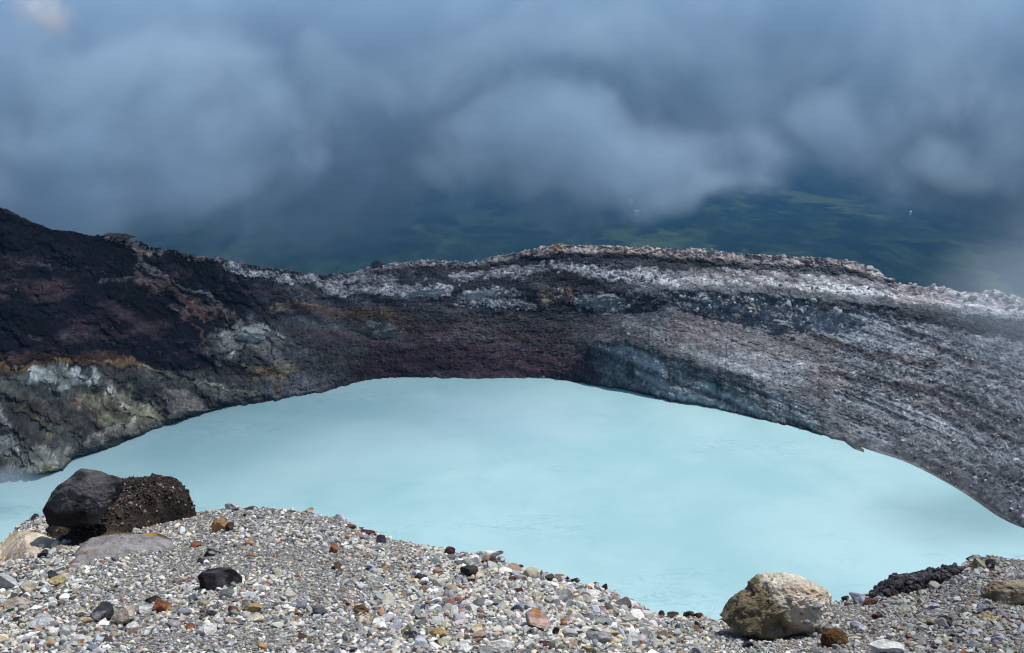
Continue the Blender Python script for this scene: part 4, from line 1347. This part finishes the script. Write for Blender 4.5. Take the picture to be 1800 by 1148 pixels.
    (1226, 1082, 16, 11, "maroon", "navy", "dark purple stone on the brink left of the tan boulder"),
    (1211, 1081, 20, 12, "brown", "charcoal", "brown lump on the brink next to the dark purple stone"),
    (1228, 1100, 21, 15, "charcoal", "bluegrey", "dark grey stone in front of the brink left of the tan boulder"),
    (1315, 1134, 19, 14, "charcoal", "navy", "dark slate stone below the tan boulder near the bottom edge"),
    (1322, 1145, 21, 14, "greygreen", None, "pale green grey stone at the bottom edge below the tan boulder"),
    (1369, 1118, 14, 10, "pink", "cream", "small pinkish cream stone in front of the tan boulder"),
    (1455, 1110, 19, 18, "navy", "lilac", "dark blue stone leaning on the rusty rock by the tan boulder"),
    (1428, 1116, 17, 14, "grey", "greygreen", "grey stone in front of the tan boulder's right foot"),
    (1509, 1052, 32, 32, "bluegrey", None, "smooth blue grey stone standing on the brink right of the tan boulder"),
    (1488, 1052, 16, 12, "charcoal", "navy", "small dark stone left of the smooth blue grey brink stone"),
    (1531, 1057, 24, 18, "brown", "redbrown", "brown lump right of the smooth blue grey brink stone"),
    (1633, 1012, 19, 14, "bluegrey", "lilac", "grey stone wedged on top of the low dark bank"),
    (1721, 994, 18, 26, "olive", "cream", "olive tan stone standing at the upper end of the right brink"),
    (1740, 994, 23, 22, "charcoal", "grey", "dark grey stone right beside the olive tan brink stone"),
    (1712, 980, 26, 14, "charcoal", "bluegrey", "dark lump on the highest point of the right brink"),
    (1741, 1073, 26, 15, "charcoal", "grey", "dark grey stone below the tawny rock's left end"),
    (1734, 1087, 17, 16, "ochre", "yellow", "ochre stone below the dark grey one at the right"),
    (1748, 1090, 14, 14, "yellow", "olive", "greenish yellow stone touching the ochre one at the right"),
    (1789, 1092, 25, 12, "maroon", "white", "maroon and white stone at the right edge"),
    (1646, 1066, 27, 12, "lilac", "white", "pale lilac stone in the middle of the right gravel field"),
    (1592, 1071, 25, 14, "greygreen", "palegrey", "greenish grey flat stone left of the pale lilac one"),
    (1619, 1060, 16, 13, "pink", "maroon", "pinkish stone between the greenish grey and pale lilac ones"),
    (1544, 1083, 23, 13, "redbrown", "maroon", "red brown stone in the gravel right of the tan boulder"),
    (1556, 1142, 64, 30, "white", "greygreen", "big white pointed stone at the bottom edge right of the tan boulder"),
    (1500, 1101, 15, 19, "lilac", "grey", "upright lilac stone right of the rusty rock"),
    (1514, 1104, 19, 13, "lilac", "bluegrey", "lilac grey stone beside the upright lilac one"),
    (1754, 1124, 22, 13, "lilac", "bluegrey", "light blue stone near the bottom right corner"),
    (1660, 1145, 26, 12, "lilac", None, "flat lilac stone at the bottom edge right of the big white pointed one"),
    (1651, 1097, 15, 13, "navy", "maroon", "dark purple stone low in the right gravel field"),
    (1711, 1113, 18, 12, "lilac", "navy", "bluish stone left of the light blue one near the bottom right corner"),
]


def build_stones():
    for k_ in ("orange", "ochre", "yellow", "rust", "red", "paleyellow", "tan"):
        c_ = np.array(STONE_COL[k_])
        STONE_COL[k_] = c_ * 0.74 + 0.22 * c_.mean()
    for k, (px, py, w, h, c1, c2, lab) in enumerate(STONES):
        hit, y = ground_hit(px, py + 0.30 * h)
        a, m = ray(px, py)
        y += 0.008
        ctr = np.array([float(a) * y, y, H + float(m) * y])
        s = (ctr - [0, 0, H]) @ CAM_F / F_PX
        r = np.random.default_rng(2000 + k)
        V, Fc = rock_shape(700 + k, 5 if w > 26 else 4, 10, 0.06, 0.35, 0.85, 2.0)
        W = V * [w * 0.54, min(w, h * 1.6) * 0.5, h * 0.56]
        col = mottled(STONE_COL[c1], STONE_COL[c2] if c2 else None, 0.22, 1.6, 0.12)(None, None, V, r)
        G = (W[:, :1] * CAM_R + W[:, 1:2] * CAM_F + W[:, 2:] * CAM_U) * s
        o = mesh_object("stone", G, Fc, MAT_BOULDER, colors=np.clip(col, 0.012, 0.75))
        o.location = ctr
        tag(o, lab, "stone", "single stones lying in the gravel")


build_stones()

# ------------------------------------------------------------------ cloud bank drifting over the outer flank
def box(name, lo, hi, mat):
    x0, y0, z0 = lo
    x1, y1, z1 = hi
    V = [(x0, y0, z0), (x1, y0, z0), (x1, y1, z0), (x0, y1, z0), (x0, y0, z1), (x1, y0, z1), (x1, y1, z1), (x0, y1, z1)]
    Fq = [(3, 2, 1, 0), (4, 5, 6, 7), (0, 1, 5, 4), (1, 2, 6, 5), (2, 3, 7, 6), (3, 0, 4, 7)]
    return mesh_object(name, V, Fq, mat)


CLOUD_Y = 1150.0
BASE = [(-150, 395), (0, 385), (150, 400), (300, 400), (400, 408), (500, 396), (560, 378), (620, 386), (660, 372), (700, 344), (800, 348), (950, 350), (1100, 345), (1220, 335),
        (1290, 300), (1400, 272), (1500, 262), (1620, 270), (1690, 300), (1750, 345), (1800, 390), (1950, 420)]


# soft billows of the bank: centre in the photo, half width and half height there, strength
BILLOWS = [(215, 195, 150, 80, 0.8), (385, 235, 150, 85, 0.8), (290, 308, 170, 68, 0.9), (520, 190, 110, 55, 0.5), (60, 240, 110, 70, 0.8),
           (480, 328, 100, 66, 1.0), (130, 325, 190, 72, 1.0), (250, 100, 220, 60, 0.5), (780, 110, 180, 55, 0.4), (1000, 60, 240, 50, 0.35), (1060, 235, 230, 75, 1.0),
           (1150, 292, 150, 45, 1.0), (655, 362, 28, 36, 0.5), (620, 150, 170, 60, 0.5), (1480, 190, 170, 50, 0.6), (880, 300, 160, 50, 0.6),
           (1720, 250, 110, 60, 0.6), (400, 300, 60, 50, 0.6), (1300, 260, 70, 25, 0.7)]


class GN(NT):
    """the same node shorthand for a geometry node tree"""

    def __init__(self, name):
        self.tree = bpy.data.node_groups.new(name, 'GeometryNodeTree')
        self.tree.interface.new_socket("Geometry", in_out='OUTPUT', socket_type='NodeSocketGeometry')
        self.n = self.tree.nodes
        self.l = self.tree.links
        self.out = self.n.new("NodeGroupOutput")


def build_cloud():
    t = GN("cloud_density")
    pos = t.node("GeometryNodeInputPosition").outputs[0]
    # swirl the space a little so that nothing keeps a plain outline
    w1 = t.node("ShaderNodeTexNoise", {"Vector": pos, "Scale": 1 / 190.0, "Detail": 2.0, "Roughness": 0.5}).outputs["Color"]
    w2 = t.node("ShaderNodeTexNoise", {"Vector": pos, "Scale": 1 / 60.0, "Detail": 3.0, "Roughness": 0.6}).outputs["Color"]
    vm = lambda op, a, b: t.node("ShaderNodeVectorMath", {0: a, 1: b}, operation=op).outputs[0]
    sh = vm('ADD', vm('MULTIPLY', vm('SUBTRACT', w1, (0.5, 0.5, 0.5)), (290, 290, 190)), vm('MULTIPLY', vm('SUBTRACT', w2, (0.5, 0.5, 0.5)), (70, 70, 60)))
    pw = vm('ADD', pos, sh)
    x, y, z = t.node("ShaderNodeSeparateXYZ", {0: pw}).outputs
    p = np.array(BASE, float)
    a, m = ray(p[:, 0], p[:, 1])
    bx, bz = a * CLOUD_Y, H + m * CLOUD_Y
    fc = t.n.new("ShaderNodeFloatCurve")
    XR, Z0, ZR = 760.0, -250.0, 500.0
    cv = fc.mapping.curves[0]
    pts = [(min(max((xx + XR) / (2 * XR), 0), 1), (zz - Z0) / ZR) for xx, zz in zip(bx, bz)]
    while len(cv.points) < len(pts):
        cv.points.new(0.5, 0.5)
    for q, (u, v) in zip(cv.points, pts):
        q.location = (u, v)
        q.handle_type = 'AUTO'
    fc.mapping.update()
    t.put(fc.inputs[1], t.math('DIVIDE', t.math('ADD', x, XR), 2 * XR, clamp=True))
    zb = t.math('MULTIPLY_ADD', fc.outputs[0], ZR, Z0)
    n1 = t.noise(pos, 1 / 260.0, 6.0, 0.58, 0.3)
    n2 = t.noise(pw, 1 / 120.0, 6.0, 0.62, 0.0)
    n3 = t.noise(pw, 1 / 48.0, 5.0, 0.65, 0.0)
    nz = t.math('SUBTRACT', n1, 0.5)
    v = t.math('ADD', t.math('DIVIDE', t.math('SUBTRACT', z, zb), 80.0), t.math('MULTIPLY', nz, 1.6))
    dz = t.smooth(v, -0.5, 0.9)
    fr = t.math('ADD', t.math('DIVIDE', t.math('SUBTRACT', y, 960.0), 240.0), t.math('MULTIPLY', nz, 2.6))
    dy = t.smooth(fr, -0.1, 0.9)
    d = t.math('MULTIPLY', t.math('MULTIPLY', dz, dy), t.smooth(t.math('ADD', t.math('MULTIPLY', n2, 0.6), t.math('MULTIPLY', n3, 0.4)), 0.38, 0.60, 0.10, 1.0))
    rag = t.math('ADD', t.math('MULTIPLY', t.math('SUBTRACT', n2, 0.5), 4.2), t.math('MULTIPLY', t.math('SUBTRACT', n3, 0.5), 2.8))
    for px, py, rx, ry, st in BILLOWS:
        aa, mm = ray(px, py)
        dist = 960.0
        k = dist / F_PX
        ex = t.math('DIVIDE', t.math('SUBTRACT', x, float(aa) * dist), rx * k)
        ez = t.math('DIVIDE', t.math('SUBTRACT', z, H + float(mm) * dist), ry * k)
        ey = t.math('DIVIDE', t.math('SUBTRACT', y, dist), 0.5 * rx * k + 20)
        rr = t.math('MULTIPLY_ADD', ex, ex, t.math('MULTIPLY_ADD', ey, ey, t.math('MULTIPLY', ez, ez)))
        rr = t.math('ADD', rr, rag)
        d = t.math('MAXIMUM', d, t.math('MULTIPLY', t.smooth(rr, 1.35, 0.0), st))
    n4 = t.noise(pw, 1 / 24.0, 4.0, 0.6, 0.4)
    d = t.math('MULTIPLY', d, t.smooth(n4, 0.36, 0.60, 0.30, 1.0))
    # openings in the bank
    for px, py, rad in ((64, 8, 60), (100, 34, 46)):
        aa, mm = ray(px, py)
        ux, uy, uz = t.node("ShaderNodeSeparateXYZ", {0: pos}).outputs
        ddx = t.math('SUBTRACT', t.math('DIVIDE', ux, uy), float(aa))
        ddz = t.math('SUBTRACT', t.math('DIVIDE', t.math('SUBTRACT', uz, H), uy), float(mm))
        rr = t.math('MULTIPLY', t.math('SQRT', t.math('MULTIPLY_ADD', ddx, ddx, t.math('MULTIPLY', ddz, ddz))), F_PX / rad)
        rr = t.math('ADD', rr, t.math('ADD', t.math('MULTIPLY', t.math('SUBTRACT', n3, 0.5), 5.0), t.math('MULTIPLY', t.math('SUBTRACT', n4, 0.5), 3.5)))
        d = t.math('MULTIPLY', d, t.smooth(rr, 0.75, 1.7))
    zt = t.node("ShaderNodeSeparateXYZ", {0: pos}).outputs
    d = t.math('MULTIPLY', d, t.math('MULTIPLY', t.smooth(zt[2], 430.0, 230.0), t.smooth(zt[1], 1950.0, 1650.0)))
    d = t.math('MULTIPLY', d, t.smooth(zt[1], 700.0, 780.0))
    vc = t.node("GeometryNodeVolumeCube", {"Density": d, "Min": (-1450, 700, -230), "Max": (1450, 1960, 440),
                                          "Resolution X": 450, "Resolution Y": 180, "Resolution Z": 130})
    vm_ = NT("cloud_vapour")
    info = vm_.node("ShaderNodeAttribute", attribute_name="density").outputs["Fac"]
    vol = vm_.node("ShaderNodeVolumePrincipled", {"Color": (0.715, 0.872, 1.0, 1), "Density": 0.026, "Density Attribute": "density", "Anisotropy": 0.3})
    vm_.n.remove(info.node)
    vm_.l.new(vol.outputs[0], vm_.out.inputs[1])
    vm_.m.cycles.volume_step_rate = 2.0
    sm = t.node("GeometryNodeSetMaterial", {"Geometry": vc.outputs[0], "Material": vm_.m})
    t.l.new(sm.outputs[0], t.out.inputs[0])
    vd = bpy.data.volumes.new("cloud_bank")
    o = bpy.data.objects.new("cloud_bank", vd)
    COL.objects.link(o)
    vd.materials.append(vm_.m)
    md = o.modifiers.new("density", 'NODES')
    md.node_group = t.tree
    tag(o, "grey blue bank of low cloud hiding most of the valley", "cloud", kind="stuff")


build_cloud()


def puff(name, ctr, rad, dens, label, colour, seed, cells=44, ragged=1.6):
    """a soft-edged ball of vapour: thick in the middle, ragged and thin at its rim"""
    t = GN(name + "_density")
    pos = t.node("GeometryNodeInputPosition").outputs[0]
    q = t.node("ShaderNodeVectorMath", {0: pos, 1: tuple(1.0 / r for r in rad)}, operation='MULTIPLY').outputs[0]
    x, y, z = t.node("ShaderNodeSeparateXYZ", {0: q}).outputs
    rr = t.math('MULTIPLY_ADD', x, x, t.math('MULTIPLY_ADD', y, y, t.math('MULTIPLY', z, z)))
    sh = t.node("ShaderNodeVectorMath", {0: q, 1: (seed, seed * 0.7, 3.0)}, operation='ADD').outputs[0]
    nz = t.math('SUBTRACT', t.noise(sh, 1.9, 5.0, 0.6, 0.3), 0.5)
    d = t.smooth(t.math('ADD', rr, t.math('MULTIPLY', nz, ragged)), 1.0, -0.1)
    d = t.math('MULTIPLY', d, t.smooth(rr, 1.9, 1.2))
    e = [r * 1.4 for r in rad]
    n = [max(8, int(cells * r / max(rad))) for r in rad]
    vc = t.node("GeometryNodeVolumeCube", {"Density": d, "Min": tuple(-v for v in e), "Max": tuple(e),
                                          "Resolution X": n[0], "Resolution Y": n[1], "Resolution Z": n[2]})
    m = NT(name + "_vapour")
    vol = m.node("ShaderNodeVolumePrincipled", {"Color": colour, "Density": dens, "Density Attribute": "density", "Anisotropy": 0.2})
    m.l.new(vol.outputs[0], m.out.inputs[1])
    m.m.cycles.volume_step_rate = 1.5
    sm = t.node("GeometryNodeSetMaterial", {"Geometry": vc.outputs[0], "Material": m.m})
    t.l.new(sm.outputs[0], t.out.inputs[0])
    vd = bpy.data.volumes.new(name)
    vd.materials.append(m.m)
    o = bpy.data.objects.new(name, vd)
    COL.objects.link(o)
    o.location = ctr
    md = o.modifiers.new("density", 'NODES')
    md.node_group = t.tree
    tag(o, label, name.replace("_", " "), kind="stuff")


# unseen cloud placed overhead so its shadow lies on the left wall and the far left of the lake
puff("cloud", np.array([-250, 540, 30]) + np.array(TO_SUN) * (600 / TO_SUN.z), (400, 300, 110), 0.010, "unseen cloud placed to shade the left side of the crater",
     (0.85, 0.90, 0.97, 1), 4.0, ragged=1.0)


# a white cloud added beyond the bank to brighten the gap at the top left
_a, _m = ray(85, 75)
puff("cloud", (float(_a) * 2500, 2500, H + float(_m) * 2500), (230, 160, 150), 0.05, "white cloud added to brighten the gap at the top left", (0.98, 0.98, 0.98, 1), 7.7)


def vapour_at(px, py, y, rad, dens, label, seed):
    a, m = ray(px, py)
    puff("vapour", (float(a) * y, y, H + float(m) * y), rad, dens, label, (0.85, 0.92, 1.0, 1), seed)


vapour_at(1850, 500, 330.0, (46, 30, 34), 0.010, "thin white vapour drifting past the right end of the rim", 1.3)
vapour_at(5, 842, 318.0, (17, 10, 3.2), 0.06, "wisp of white steam rising at the left shore", 2.1)
vapour_at(900, 742, 400.0, (70, 45, 6.0), 0.022, "faint steam lying on the middle of the lake", 5.2)


# ------------------------------------------------------------------ blue air
def build_haze():
    t = NT("haze_air")
    vol = t.node("ShaderNodeVolumePrincipled", {"Color": (0.13, 0.38, 0.78, 1), "Density": 5.0e-5})
    t.l.new(vol.outputs[0], t.out.inputs[1])
    o = box("haze", (-46000, -60, -1330), (46000, 61500, 1500), t.m)
    tag(o, "thin blue haze between the rim and the far valley", "haze", kind="stuff")


build_haze()
